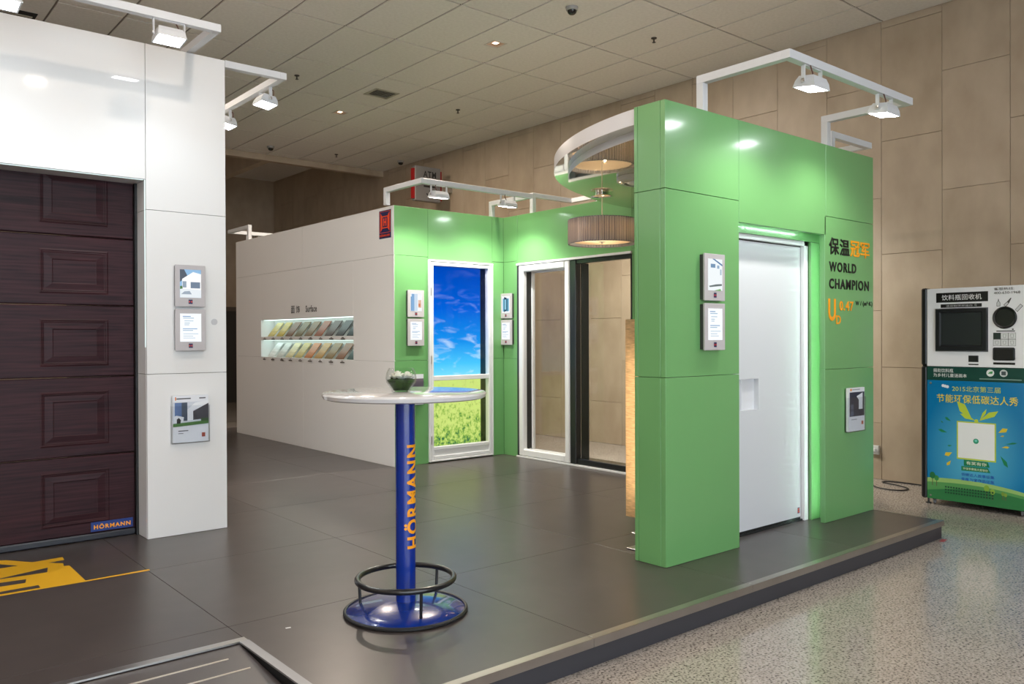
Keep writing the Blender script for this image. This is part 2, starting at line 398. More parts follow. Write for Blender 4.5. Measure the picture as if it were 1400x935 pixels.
# front green wall (TY) with the white entrance door
TX0, TX1, TY, TD = 3.789, 6.302, 3.123, .24
wfm = root_struct('wall_front', (5.0, 3.2, 0), 'bright green clad wall with white entrance door')
OX0, OX1, OZ = 4.524, 5.575, 2.093
bm = bmesh.new()
box(bm, TX0+T, OX0-.012, TY+.04, TY+TD-T-.002, 0, ZT-.001); box(bm, OX1+.15, TX1-T, TY+.04, TY+TD-T-.002, 0, ZT-.001)
box(bm, OX0-.012, OX1+.15, TY+.04, TY+TD-T-.002, OZ+.09, ZT-.001); box(bm, OX1+.03, OX1+.15, TY+.122+T, TY+TD-T-.002, 0, OZ+.09)
obj('wall_core', bm, joint_green, wfm)
PF = .036
for z0, z1 in ((0, Z1), (Z1, Z2), (Z2, ZT)):
    panel(wfm, green, TX0, OX0, TY, TY+PF, z0, z1); panel(wfm, green, 5.592 if z0 == Z2 else OX1, TX1, TY, TY+PF, z0, z1)
    panel(wfm, green, TX0, TX0+T, TY+PF, TY+TD-.03, z0, z1); panel(wfm, green, TX0, TX0+T, TY+TD-.03, TY+TD, z0, z1)
    panel(wfm, green, TX1-T, TX1, TY+PF, TY+TD, z0, z1)
    panel(wfm, green, TX0+T, OX0-.012, TY+TD-T, TY+TD, z0, z1); panel(wfm, green, OX1+.15, TX1-T, TY+TD-T, TY+TD, z0, z1)
panel(wfm, green, OX0, 5.592, TY, TY+PF, OZ, ZT); panel(wfm, green, OX0-.012, OX1+.15, TY+TD-T, TY+TD, OZ+.1, ZT)
# LED channel round the door
panel(wfm, green, OX1+.025, OX1+.142, TY+.122, TY+.122+T, 0, OZ-.04)
panel(wfm, green, OX1+.142, OX1+.142+T, TY+PF, TY+.14, 0, OZ+.02)
panel(wfm, green, OX0-.1, OX1+.142, TY+.122, TY+.122+T, OZ-.04, OZ+.12)
bm = bmesh.new()
for k in range(38):
    z = .06+k*.053; box(bm, OX1+.075, OX1+.085, TY+PF, TY+PF+.004, z, z+.012)
for k in range(19):
    x = OX0+.02+k*.053; box(bm, x, x+.011, TY+PF, TY+PF+.004, OZ+.012, OZ+.020)
led = obj('led_strip', bm, emi((.82, 1, .97), 80), wfm, label='row of tiny white LEDs behind the door opening edge'); led['kind'] = 'stuff'
# raised wall lettering
mpT = face_my(TY)
def cn(body, u0, u1, v0, v1, m, p=wfm, mp=mpT, bold=.016, depth=.003): return lettering('lettering', p, mp, body, u0, u1, v0, v1, m, bold, depth)
cn('保', 5.633, 5.775, 1.957, 2.082, black_txt); cn('温', 5.785, 5.928, 1.957, 2.080, black_txt)
cn('冠', 5.942, 6.080, 1.957, 2.078, orange_txt); cn('军', 6.095, 6.235, 1.957, 2.076, orange_txt)
cn('WORLD', 5.633, 6.030, 1.832, 1.905, black_txt, bold=.028); cn('CHAMPION', 5.633, 6.224, 1.706, 1.782, black_txt, bold=.028)
cn('U', 5.622, 5.726, 1.470, 1.633, orange_txt, bold=.02); cn('D', 5.733, 5.798, 1.447, 1.512, orange_txt, bold=.018)
cn('0.47', 5.780, 5.985, 1.548, 1.620, orange_txt, bold=.018); cn('W / (m²·K)', 6.018, 6.280, 1.583, 1.626, black_txt, bold=.02, depth=.002)
# green rear wall and green end wall
BXW, BN, BF, GX = 4.603, 7.41, 11.68, 6.0855
wb = root_struct('wall_back', (5.3, 7.5, 0), 'bright green back wall with backlit landscape door')
PD0, PD1, PDZ = 5.030, 5.917, 2.206
box_ = bmesh.new(); box(box_, BXW+T, PD0, BN+T+.001, BN+.25, 0, ZT-.001); box(box_, PD1, GX+.2, BN+T+.001, BN+.25, 0, ZT-.001); box(box_, PD0, PD1, BN+T+.001, BN+.25, PDZ, ZT-.001)
obj('wall_core', box_, joint_green, wb)
for z0, z1 in ((0, Z1), (Z1, Z2), (Z2, ZT)):
    panel(wb, green, BXW+.001, PD0, BN, BN+T, z0, z1); panel(wb, green, PD1, GX, BN, BN+T, z0, z1)
panel(wb, green, PD0, PD1, BN, BN+T, PDZ+.004, ZT)
we = root_struct('wall_end', (6.2, 5.4, 0), 'green end wall holding the sliding glass door')
GY1, GY0_, GZ = 7.160, 5.428, 2.200
bm = bmesh.new(); box(bm, GX+T+.001, GX+.21, GY1+.001, BN, 0, ZT-.001); box(bm, GX+T+.001, GX+.21, TY+TD+.001, GY0_-.001, 0, ZT-.001); box(bm, GX+T+.001, GX+.21, GY0_-.001, GY1+.001, GZ, ZT-.001)
obj('wall_core', bm, joint_green, we)
for z0, z1 in ((0, Z1), (Z1, Z2), (Z2, ZT)):
    panel(we, green, GX, GX+T, GY1, BN, z0, z1); panel(we, green, GX, GX+T, TY+TD, GY0_-.03, z0, z1)
    panel(we, green, GX, GX+T, GY0_-.03, GY0_, z0, z1)
panel(we, green, GX, GX+T, GY0_, GY1, GZ+.003, ZT)
# long white gloss side wall with the sample niches
wl = root_struct('wall_side', (BXW, 9.5, 0), 'long glossy off-white wall with a lit sample display')
NY0, NY1 = 8.278, 10.82; NI = ((1.382, 1.608), (1.110, 1.337))
bm = bmesh.new()
box(bm, BXW+T+.001, BXW+.24, BN+T, NY0-.009, 0, ZT-.001); box(bm, BXW+T+.001, BXW+.24, NY1+.009, BF, 0, ZT-.001); box(bm, BXW+T+.001, BXW+.24, NY0-.009, NY1+.009, 0, NI[1][0]-.007); box(bm, BXW+T+.001, BXW+.24, NY0-.009, NY1+.009, NI[0][1]+.007, ZT-.001)
obj('wall_core', bm, joint_grey, wl)
VY = [BN, 9.55, BF]
for k in range(2):
    panel(wl, white_gloss, BXW, BXW+T, VY[k], VY[k+1], 0, NI[1][0] if False else Z1-.007 if True else Z1)
    panel(wl, white_gloss, BXW, BXW+T, VY[k], VY[k+1], Z2, ZT)
panel(wl, white_gloss, BXW, BXW+T, BN, NY0, Z1-.007, Z2, g=.0004); panel(wl, white_gloss, BXW, BXW+T, NY1, BF, Z1-.007, Z2, g=.0004)
panel(wl, white_gloss, BXW, BXW+T, NY0, NY1, NI[0][1], Z2, g=.0004); panel(wl, white_gloss, BXW, BXW+T, NY0, NY1, NI[1][1], NI[0][0], g=.0004)
panel(wl, white_gloss, BXW, BXW+.24, BF, BF+T, 0, ZT)
niche_m = mat('niche_lining', (.78, .80, .78), .35)
for z0, z1 in NI:
    bm = bmesh.new(); D = .19
    box(bm, BXW+D, BXW+D+.01, NY0, NY1, z0, z1); box(bm, BXW+T, BXW+D, NY0-.008, NY0, z0, z1); box(bm, BXW+T, BXW+D, NY1, NY1+.008, z0, z1)
    box(bm, BXW+T, BXW+D, NY0, NY1, z0-.006, z0+.001); box(bm, BXW+T, BXW+D, NY0, NY1, z1-.001, z1+.006)
    obj('sample_niche', bm, niche_m, wl)
    obj('niche_light', BX(BXW+.03, BXW+.17, NY0+.02, NY1-.02, z1-.006, z1-.0015), emi((.78, 1, .93), 1.9), wl)
mpS = face_mx(BXW)
lettering('lettering', wl, mpS, '面', -9.879, -9.775, 1.676, 1.770, black_txt, .01); lettering('lettering', wl, mpS, '饰', -9.735, -9.628, 1.676, 1.770, black_txt, .01)
lettering('lettering', wl, mpS, 'Surface', -9.464, -9.167, 1.681, 1.764, black_txt, .025)
pl = []
for r_ in range(2):
    for k in range(9):
        yc = 10.70-.2725*k; zb = NI[r_][0]-.012
        pl += [((70, 60, 58), R(-yc-.018, zb-.008, -yc+.018+.008*(k % 3), zb)), ((60, 52, 50), R(-yc-.040-.01*(k % 2), zb-.026, -yc+.045+.008*(k % 3), zb-.014))]
print_polys('sample_captions', wl, mpS, pl)
# H emblem on the side wall
def emblem(parent, mp, u0, u1, v0, v1):
    def q(pts): return [(u0+(u1-u0)*x, v0+(v1-v0)*y) for x, y in pts]
    def r(a, b, c, d): return q(R(a, b, c, d))
    P = [(navy_print, r(0, 0, 1, 1)), (orange_red, r(.06, .20, .94, .965)), (navy_print, r(.09, .215, .91, .95)),
         (orange_red, q([(.13, .25), (.30, .38), (.30, .78), (.13, .92)])), (orange_red, q([(.87, .25), (.70, .38), (.70, .78), (.87, .92)])),
         (orange_red, r(.22, .36, .78, .80)), (navy_print, r(.29, .40, .71, .76)),
         (orange_red, r(.36, .44, .45, .72)), (orange_red, r(.55, .44, .64, .72)), (orange_red, r(.43, .55, .57, .61))]
    o = print_polys('emblem_sticker', parent, mp, P)
    lettering('emblem_lettering', parent, mp, 'HÖRMANN', u0+(u1-u0)*.08, u1-(u1-u0)*.08, v0+(v1-v0)*.06, v0+(v1-v0)*.16, orange_red, .03, lift=.006)
    return o
emblem(wl, mpS, -7.703, -7.463, 2.417, 2.715)
# white gloss garage wall
WY, WXR, WH, WXO, WD = 5.8473, 2.229, 3.349, 1.684, .226
GZT = 2.432
wg = root_struct('wall_left', (0.5, 5.9, 0), 'tall white gloss wall framing the garage door')
bm = bmesh.new(); box(bm, WXO+T, WXR-T, WY+T+.001, 8.3, 0, WH-.001); box(bm, -1.55, WXO+T, WY+T+.001, 8.3, GZT+T, WH-.001); box(bm, -1.55, -.95, WY+T+.001, 8.3, 0, GZT+T)
obj('wall_core', bm, joint_grey, wg)
for z0, z1 in ((0, Z1), (Z1, Z2), (Z2, WH)):
    panel(wg, white_gloss, WXO, WXR, WY, WY+T, z0, z1); panel(wg, white_gloss, WXR-T, WXR, WY+T, 8.3, z0, z1)
    panel(wg, white_gloss, -1.55, -.95, WY, WY+T, z0, z1)
    if z1 < WH: panel(wg, white_gloss, WXO, WXO+T, WY+T, WY+.30, z0, z1)
panel(wg, white_gloss, WXO, WXO+T, WY+T, WY+.30, Z2, GZT)
panel(wg, white_gloss, -.95, WXO, WY, WY+T, GZT, WH)
obj('reveal_head', BX(-.95, WXO, WY+T, WY+.30, GZT, GZT+T), white_gloss, wg)
bm = bmesh.new()
box(bm, -.9, WXO-.01, WY+T+.002, WY+T+.007, GZT-.003, GZT); box(bm, WXO-.003, WXO, WY+T+.002, WY+T+.007, 1.3, GZT)
led2 = obj('led_strip', bm, emi((.82, 1, .98), 1.3), wg)
lathe_knob = lathe(bmesh.new(), [(0, .0), (.022, 0), (.022, .004), (0, .005)], (0, 0, 0), 20)
bmesh.ops.transform(lathe_knob, matrix=Matrix.Translation((2.142, WY, 1.476)) @ Matrix.Rotation(PI/2, 4, 'X'), verts=lathe_knob.verts)
obj('cover_cap', lathe_knob, mat('grey_cap', (.55, .55, .57), .4), wg)

# ------------------------------------------------------------------ garage door
gd = thing('garage_door', 'dark mahogany sectional garage door with raised rectangular panels', 'garage door', (.4, 6.08, 0))
GY = 6.075; ZS = [.044, .573, 1.102, 1.583, 2.043, 2.56]
for a, b in zip(ZS, ZS[1:]):
    sec = obj('door_section', BX(-.95, 1.668, GY, GY+.04, a+.003, b-.003, bev=.006), maho, gd)
    for k in range(4):
        x1 = 1.503-.70*k; x0 = x1-.416
        if x0 < -.95: continue
        za, zb = a+.075, b-.092
        bm = bmesh.new()
        # raised moulding frame with a raised field in the middle
        def ring(bm, X0, X1, A, B, w, d0, d1):
            o4 = [(X0, A), (X1, A), (X1, B), (X0, B)]; m4 = [(X0+w/2, A+w/2), (X1-w/2, A+w/2), (X1-w/2, B-w/2), (X0+w/2, B-w/2)]; i4 = [(X0+w, A+w), (X1-w, A+w), (X1-w, B-w), (X0+w, B-w)]
            V = [[bm.verts.new((x, GY-d, z)) for x, z in q] for q, d in ((o4, d0), (m4, d1), (i4, d0))]
            for L in (0, 1):
                for j in range(4): bm.faces.new((V[L][j], V[L][(j+1) % 4], V[L+1][(j+1) % 4], V[L+1][j]))
        ring(bm, x0, x1, za, zb, .020, 0, .004); ring(bm, x0+.014, x1-.014, za+.014, zb-.014, .012, 0, .003)
        X0, X1, A, B = x0+.03, x1-.03, za+.03, zb-.03; c = .045
        q0 = [bm.verts.new((x, GY-.001, z)) for x, z in ((X0, A), (X1, A), (X1, B), (X0, B))]
        q1 = [bm.verts.new((x, GY-.006, z)) for x, z in ((X0+c, A+c*.8), (X1-c, A+c*.8), (X1-c, B-c*.8), (X0+c, B-c*.8))]
        q2 = [bm.verts.new((x, GY-.0035, z)) for x, z in ((X0+c+.006, A+c*.8+.006), (X1-c-.006, A+c*.8+.006), (X1-c-.006, B-c*.8-.006), (X0+c+.006, B-c*.8-.006))]
        for j in range(4):
            bm.faces.new((q0[j], q0[(j+1) % 4], q1[(j+1) % 4], q1[j])); bm.faces.new((q1[j], q1[(j+1) % 4], q2[(j+1) % 4], q2[j]))
        bm.faces.new(q2)
        obj('raised_panel', bm, maho, sec)
obj('side_seal', BX(1.668, 1.684, GY-.03, GY+.02, 0, GZT), rubber, gd)
bm = bmesh.new(); box(bm, -.95, 1.668, GY-.012, GY+.045, .003, .046, bev=.008); obj('bottom_seal', bm, mat('dark_blue_rubber', (.02, .022, .03), .35), gd)
pt = obj('name_plate', BX(1.384, 1.650, GY-.008, GY-.0055, .058, .122), mat('plate_blue', srgb(20, 50, 120), .4), gd, label='small blue name plate with orange lettering')
lettering('plate_lettering', pt, face_my(GY-.008), 'HÖRMANN', 1.402, 1.634, .073, .108, orange_txt, .03)

# ------------------------------------------------------------------ white entrance door in the front wall
ed = thing('entrance_door', 'flush white entrance door with recessed square grip in the green wall', 'door', (5.05, 3.30, 0))
DY = TY+.175; DL0, DL1 = 4.50, 5.545
zt = hit(1011, 328, 1, DY).z; zd = .028
gx0, gx1 = hit(1012, 540, 1, DY).x - .06, hit(1037, 540, 1, DY).x; gz0, gz1 = hit(1030, 560, 1, DY).z, hit(1030, 518, 1, DY).z
door_white = mat('door_white', (.66, .67, .70), .16, 0, .5)
nn, ll, bb = nodes(door_white); tg = nn.new('ShaderNodeCombineXYZ'); tg.inputs[0].default_value = 1
ll.new(tg.outputs[0], bb.inputs['Tangent']); bb.inputs['Anisotropic'].default_value = 1.0; bb.inputs['Roughness'].default_value = .28; bb.inputs['Coat Weight'].default_value = 0
bm = bmesh.new(); box(bm, DL0, gx0, DY, DY+.045, zd, zt); box(bm, gx1, DL1, DY, DY+.045, zd, zt); box(bm, gx0, gx1, DY, DY+.045, zd, gz0); box(bm, gx0, gx1, DY, DY+.045, gz1, zt)
for f in bm.faces:
    f.normal_update(); f.material_index = 0 if abs(f.normal.y) > .9 else 1
lf = obj('door_leaf', bm, [door_white, mat('door_edge_white', (.66, .67, .70), .3)], ed)
bm = bmesh.new(); box(bm, gx0, gx1, DY+.036, DY+.045, gz0, gz1); box(bm, gx0, gx0+.075, DY+.02, DY+.04, gz0, gz1); box(bm, gx0+.075, gx0+.083, DY+.002, DY+.04, gz0, gz1)
obj('grip_recess', bm, mat('grip_white', (.72, .73, .76), .3), lf)
emb = print_polys('emblem_sticker', lf, face_my(DY), [(navy_print, R(5.498, .055, 5.526, .098)), (orange_red, R(5.502, .062, 5.522, .091)), (navy_print, R(5.506, .070, 5.518, .083))])
bm = bmesh.new(); box(bm, DL1+.006, OX1+.028, DY-.028, DY+.06, 0, OZ-.035, bev=.003); box(bm, DL0-.1, OX1+.028, DY-.028, DY+.06, zt+.008, OZ-.035, bev=.003)
obj('door_frame', bm, white_pvc, ed)
bm = bmesh.new(); box(bm, DL1, DL1+.006, DY+.002, DY+.03, zd, zt+.008); box(bm, DL0, DL1, DY+.002, DY+.03, zt, zt+.008); obj('door_seal', bm, rubber, ed)
bm = bmesh.new(); box(bm, DL0, DL1+.004, DY-.012, DY+.05, 0, .012); box(bm, DL0, DL1+.004, DY+.008, DY+.04, .012, zd-.002); obj('threshold', bm, mat('dark_threshold', (.05, .055, .06), .2, .6), ed)

# ------------------------------------------------------------------ backlit landscape door on the back wall
pdr = thing('backlit_door', 'white framed glazed door with backlit sky and treetops picture', 'door', (5.47, 7.42, 0))
FY = BN-.016
def frame(bm, u0, u1, v0, v1, w, y0, y1, bev=.004, vb=None):
    vb = w if vb is None else vb
    box(bm, u0, u0+w, y0, y1, v0, v1, bev); box(bm, u1-w, u1, y0, y1, v0, v1, bev); box(bm, u0+w, u1-w, y0, y1, v1-w, v1, bev)
    if vb: box(bm, u0+w, u1-w, y0, y1, v0, v0+vb, bev)
bm = bmesh.new(); frame(bm, PD0, PD1, .012, PDZ, .022, FY-.006, FY+.10, vb=.02); obj('outer_frame', bm, white_pvc, pdr)
bm = bmesh.new(); frame(bm, PD0+.026, PD1-.026, .034, PDZ-.026, .036, FY, FY+.07, vb=.04); lfr = obj('leaf_frame', bm, white_pvc, pdr)
obj('middle_rail', BX(PD0+.06, PD1-.06, FY+.002, FY+.06, .892, .944, bev=.005), white_pvc, pdr)
bm = bmesh.new(); box(bm, PD0+.06, PD1-.06, FY+.012, FY+.06, .072, .135, bev=.003); box(bm, PD0+.06, PD1-.06, FY+.002, FY+.06, .135, .174, bev=.005); obj('kick_panel', bm, white_pvc, pdr)
for z in (1.86, 1.12, .25): obj('hinge', BX(PD0+.018, PD0+.030, FY-.014, FY, z-.045, z+.045, bev=.003), steel, pdr)
bm = bmesh.new(); RY = 7.575
box(bm, 5.858, 5.866, FY+.06, RY, .05, 2.16); box(bm, PD0+.03, 5.866, FY+.06, RY, 2.148, 2.156); box(bm, PD0+.03, PD0+.036, FY+.06, RY, .05, 2.16); box(bm, PD0+.03, 5.866, FY+.06, RY, .05, .06)
obj('light_box_reveal', bm, dark_gloss, pdr)
def sky_mat():
    m = bpy.data.materials.new('sky_print_backlit'); m.use_nodes = True; n = m.node_tree.nodes; l = m.node_tree.links; n.clear()
    o = n.new('ShaderNodeOutputMaterial'); e = n.new('ShaderNodeEmission'); e.inputs[1].default_value = 1.2
    tc = n.new('ShaderNodeTexCoord'); sp = n.new('ShaderNodeSeparateXYZ'); l.new(tc.outputs['Object'], sp.inputs[0])
    mr = n.new('ShaderNodeMapRange'); mr.inputs[1].default_value = .92; mr.inputs[2].default_value = 2.15; l.new(sp.outputs[2], mr.inputs[0])
    cr = n.new('ShaderNodeValToRGB'); E_ = cr.color_ramp.elements
    E_[0].position = 0; E_[0].color = (*srgb(120, 215, 245), 1); E_[1].position = 1; E_[1].color = (*srgb(0, 66, 178), 1)
    for p, c in ((.12, (70, 190, 243)), (.32, (22, 140, 228)), (.62, (0, 92, 208))): x = E_.new(p); x.color = (*srgb(*c), 1)
    l.new(mr.outputs[0], cr.inputs[0])
    mp = n.new('ShaderNodeMapping'); mp.inputs['Rotation'].default_value = (0, .55, 0); mp.inputs['Scale'].default_value = (1.3, 1, 4.2); l.new(tc.outputs['Object'], mp.inputs[0])
    ns = n.new('ShaderNodeTexNoise'); ns.inputs['Scale'].default_value = 2.6; ns.inputs['Detail'].default_value = 7; ns.inputs['Distortion'].default_value = .7; l.new(mp.outputs[0], ns.inputs[0])
    c2_ = n.new('ShaderNodeValToRGB'); c2_.color_ramp.elements[0].position = .52; c2_.color_ramp.elements[1].position = .92; l.new(ns.outputs[0], c2_.inputs[0])
    m2 = n.new('ShaderNodeMapRange'); m2.inputs[1].default_value = 2.0; m2.inputs[2].default_value = 1.1; m2.inputs[3].default_value = .06; m2.inputs[4].default_value = 1.15; l.new(sp.outputs[2], m2.inputs[0])
    mu = n.new('ShaderNodeMath'); mu.operation = 'MULTIPLY'; mu.use_clamp = True; l.new(c2_.outputs[0], mu.inputs[0]); l.new(m2.outputs[0], mu.inputs[1])
    mx = n.new('ShaderNodeMix'); mx.data_type = 'RGBA'; mx.inputs[7].default_value = (.85, .95, 1, 1); l.new(mu.outputs[0], mx.inputs[0]); l.new(cr.outputs[0], mx.inputs[6])
    l.new(mx.outputs[2], e.inputs[0]); l.new(e.outputs[0], o.inputs[0]); return m
def trees_mat():
    m = bpy.data.materials.new('treetop_print_backlit'); m.use_nodes = True; n = m.node_tree.nodes; l = m.node_tree.links; n.clear()
    o = n.new('ShaderNodeOutputMaterial'); e = n.new('ShaderNodeEmission'); e.inputs[1].default_value = 1.0
    tc = n.new('ShaderNodeTexCoord'); sp = n.new('ShaderNodeSeparateXYZ'); l.new(tc.outputs['Object'], sp.inputs[0])
    mp = n.new('ShaderNodeMapping'); mp.inputs['Scale'].default_value = (1, 1, .8); l.new(tc.outputs['Object'], mp.inputs[0])
    ns = n.new('ShaderNodeTexNoise'); ns.inputs['Scale'].default_value = 26; ns.inputs['Detail'].default_value = 8; ns.inputs['Roughness'].default_value = .72; l.new(mp.outputs[0], ns.inputs[0])
    mr = n.new('ShaderNodeMapRange'); mr.inputs[1].default_value = .86; mr.inputs[2].default_value = .2; mr.inputs[3].default_value = .18; mr.inputs[4].default_value = .0; l.new(sp.outputs[2], mr.inputs[0])
    ad = n.new('ShaderNodeMath'); ad.operation = 'ADD'; l.new(ns.outputs[0], ad.inputs[0]); l.new(mr.outputs[0], ad.inputs[1])
    cr = n.new('ShaderNodeValToRGB'); E_ = cr.color_ramp.elements; E_[0].position = .34; E_[0].color = (*srgb(28, 92, 84), 1); E_[1].position = .72; E_[1].color = (*srgb(212, 238, 128), 1)
    for p, c in ((.43, (96, 146, 76)), (.50, (160, 200, 88)), (.60, (214, 234, 130))): x = E_.new(p); x.color = (*srgb(*c), 1)
    l.new(ad.outputs[0], cr.inputs[0]); l.new(cr.outputs[0], e.inputs[0]); l.new(e.outputs[0], o.inputs[0]); return m
obj('sky_picture', BX(PD0+.03, 5.858, 7.560, 7.572, .918, 2.148), sky_mat(), pdr, label='backlit picture of blue sky with wispy clouds')
obj('treetop_picture', BX(PD0+.03, 5.858, 7.560, 7.572, .06, .918), trees_mat(), pdr, label='backlit picture of yellow-green treetops')
obj('glass_pane', BX(PD0+.06, PD1-.06, FY+.03, FY+.034, .944, PDZ-.06), clear_pane, pdr); obj('glass_pane', BX(PD0+.06, PD1-.06, FY+.03, FY+.034, .174, .892), clear_pane, pdr)

# ------------------------------------------------------------------ sliding glass door in the end wall
sd = thing('sliding_glass_door', 'two leaf sliding glass door, one white frame and one black frame', 'sliding door', (6.15, 6.3, 0))
def frameY(bm, y0, y1, v0, v1, w, x0, x1, bev=.004, wt=None, wb_=None):
    wt = wt or w; wb_ = wb_ or w
    box(bm, x0, x1, y0, y0+w, v0, v1, bev); box(bm, x0, x1, y1-w, y1, v0, v1, bev); box(bm, x0, x1, y0+w, y1-w, v1-wt, v1, bev); box(bm, x0, x1, y0+w, y1-w, v0, v0+wb_, bev)
obj('head_track', BX(GX-.016, GX+.20, GY0_, GY1+.006, 2.176, 2.200, bev=.002), white_pvc, sd)
obj('sill_track', BX(GX-.020, GX+.20, GY0_, GY1+.006, .001, .020, bev=.002), white_pvc, sd)
obj('dark_jamb', BX(GX-.004, GX+.19, 7.135, GY1+.004, .02, 2.176), black_alu, sd)
bm = bmesh.new(); frameY(bm, 6.305, 7.133, .024, 2.174, .074, GX-.012, GX+.045, bev=.010); w1 = obj('white_leaf_frame', bm, white_pvc, sd)
bm = bmesh.new(); frameY(bm, 6.366, 7.072, .085, 2.113, .016, GX+.002, GX+.05, bev=.003); obj('glazing_bead', bm, white_pvc, w1)
bm = bmesh.new(); box(bm, GX+.045, GX+.118, 7.056, 7.066, .10, 2.11); box(bm, GX+.045, GX+.118, 6.37, 6.376, .10, 2.11); obj('dark_reveal', bm, black_alu, w1)
bm = bmesh.new(); frameY(bm, 6.30, 7.10, .03, 2.15, .062, GX+.118, GX+.16); obj('outer_white_frame', bm, white_pvc, w1)
obj('glass_pane', BX(GX+.135, GX+.141, 6.37, 7.05, .09, 2.10), pane_m, w1)
bm = bmesh.new(); frameY(bm, 5.430, 6.308, .024, 2.174, .030, GX+.010, GX+.075, bev=.003, wt=.042, wb_=.055); box(bm, GX-.004, GX+.075, 6.215, 6.300, .024, 2.174, .004); w2 = obj('black_leaf_frame', bm, black_alu, sd)
bm = bmesh.new(); box(bm, GX+.075, GX+.185, 6.205, 6.215, .06, 2.14); box(bm, GX+.075, GX+.185, 5.44, 5.46, .06, 2.14); box(bm, GX+.075, GX+.185, 5.46, 6.205, .04, .075); obj('dark_reveal', bm, mat('dark_green_reveal', (.02, .03, .025), .12), w2)
obj('glass_pane', BX(GX+.095, GX+.101, 5.46, 6.215, .08, 2.13), pane_m, w2)

# ------------------------------------------------------------------ light frames and floodlights
TB = .05
def u_frame(name, label, path, posts, group='white floodlight frames'):
    """square tube along path (list of points, top centre line), posts = [(x,y,z0)]"""
    t = thing(name, label, 'light frame', path[0], group)
    h = TB/2
    for i, (a, b) in enumerate(zip(path, path[1:])):
        x0, x1 = sorted((a[0], b[0])); y0, y1 = sorted((a[1], b[1])); z = a[2]
        # mitred: stretch to the outer corner only along x beams, trim y beams
        if abs(x1-x0) > abs(y1-y0): g = (x0-h, x1+h, y0-h, y1+h)
        else:
            ya_, yb_ = y0, y1
            ya_ = y0+h if i in (0, len(path)-2) and any(abs(q[1]-y0) < 1e-6 and q not in (a, b) for q in path) else y0-h
            yb_ = y1-h if any(abs(q[1]-y1) < 1e-6 and q not in (a, b) for q in path) else y1+h
            if len([q for q in path]) == 4 and i in (0, 2):
                inner = a if i == 2 else b
                if abs(inner[1]-y0) < 1e-6: ya_, yb_ = y0+h, y1+h
                else: ya_, yb_ = y0-h, y1-h
            g = (x0-h, x1+h, ya_, yb_)
        obj('beam', BX(*g, z-TB, z, bev=.0015), tube_white, t)
    for x, y, z0 in posts:
        obj('post', BX(x-h, x+h, y-h, y+h, z0, path[0][2]-TB, bev=.0015), tube_white, t)
    return t
def u_frame_x(name, label, path, posts, group='white floodlight frames'):
    t = thing(name, label, 'light frame', path[0], group); h = TB/2
    for i, (a, b) in enumerate(zip(path, path[1:])):
        x0, x1 = sorted((a[0], b[0])); y0, y1 = sorted((a[1], b[1])); z = a[2]
        if abs(y1-y0) > abs(x1-x0): g = (x0-h, x1+h, y0-h, y1+h)
        else: g = (x0-h, x1-h, y0-h, y1+h)
        obj('beam', BX(*g, z-TB, z, bev=.0015), tube_white, t)
    for x, y, z0 in posts: obj('post', BX(x-h, x+h, y-h, y+h, z0, path[0][2]-TB, bev=.0015), tube_white, t)
    return t
zf1 = 2.987
u_frame('light_frame', 'white square tube light frame above the lettered green door wall', [(4.232, 3.19, zf1), (4.232, 2.59, zf1), (5.715, 2.59, zf1), (5.715, 3.19, zf1)], [(4.232, 3.19, ZT), (5.715, 3.19, ZT)])
zf2 = 2.932
u_frame('light_frame', 'white square tube light frame above the backlit landscape door', [(4.555, 7.47, zf2), (4.50, 6.81, zf2)][:1] + [(4.555, 6.81, zf2), (5.965, 6.81, zf2), (5.965, 7.47, zf2)], [(4.555, 7.47, ZT), (5.965, 7.47, ZT)])
zf3 = 2.978
u_frame_x('light_frame', 'white square tube light frame above the sliding glass door', [(6.135, 6.945, zf3), (6.735, 6.945, zf3), (6.735, 3.385, zf3), (6.135, 3.385, zf3)], [(6.135, 6.945, ZT), (6.135, 3.385, ZT)])
u_frame('light_frame', 'white square tube light frame at the far end of the sample wall', [(4.655, 11.33, 2.965), (4.655, 12.05, 2.965), (6.2, 12.05, 2.965), (6.2, 11.33, 2.965)], [(4.655, 11.33, ZT), (6.2, 11.33, ZT)])
obj('wall_panel', BX(6.1, 6.3, BN+.25, BF, 0, ZT), green, wb)
u_frame('light_frame', 'white square tube light frame above the garage door', [(-1.0, 5.95, 3.401), (-1.0, 5.36, 3.401), (1.985, 5.36, 3.401), (1.985, 5.95, 3.401)], [(-1.0, 5.95, WH), (1.985, 5.95, WH)])
u_frame_x('light_frame', 'white square tube light frame beside the tall white wall', [(2.255, 5.875, WH+.003), (2.675, 5.875, WH+.003), (2.675, 7.9, WH+.003), (2.255, 7.9, WH+.003)], [])

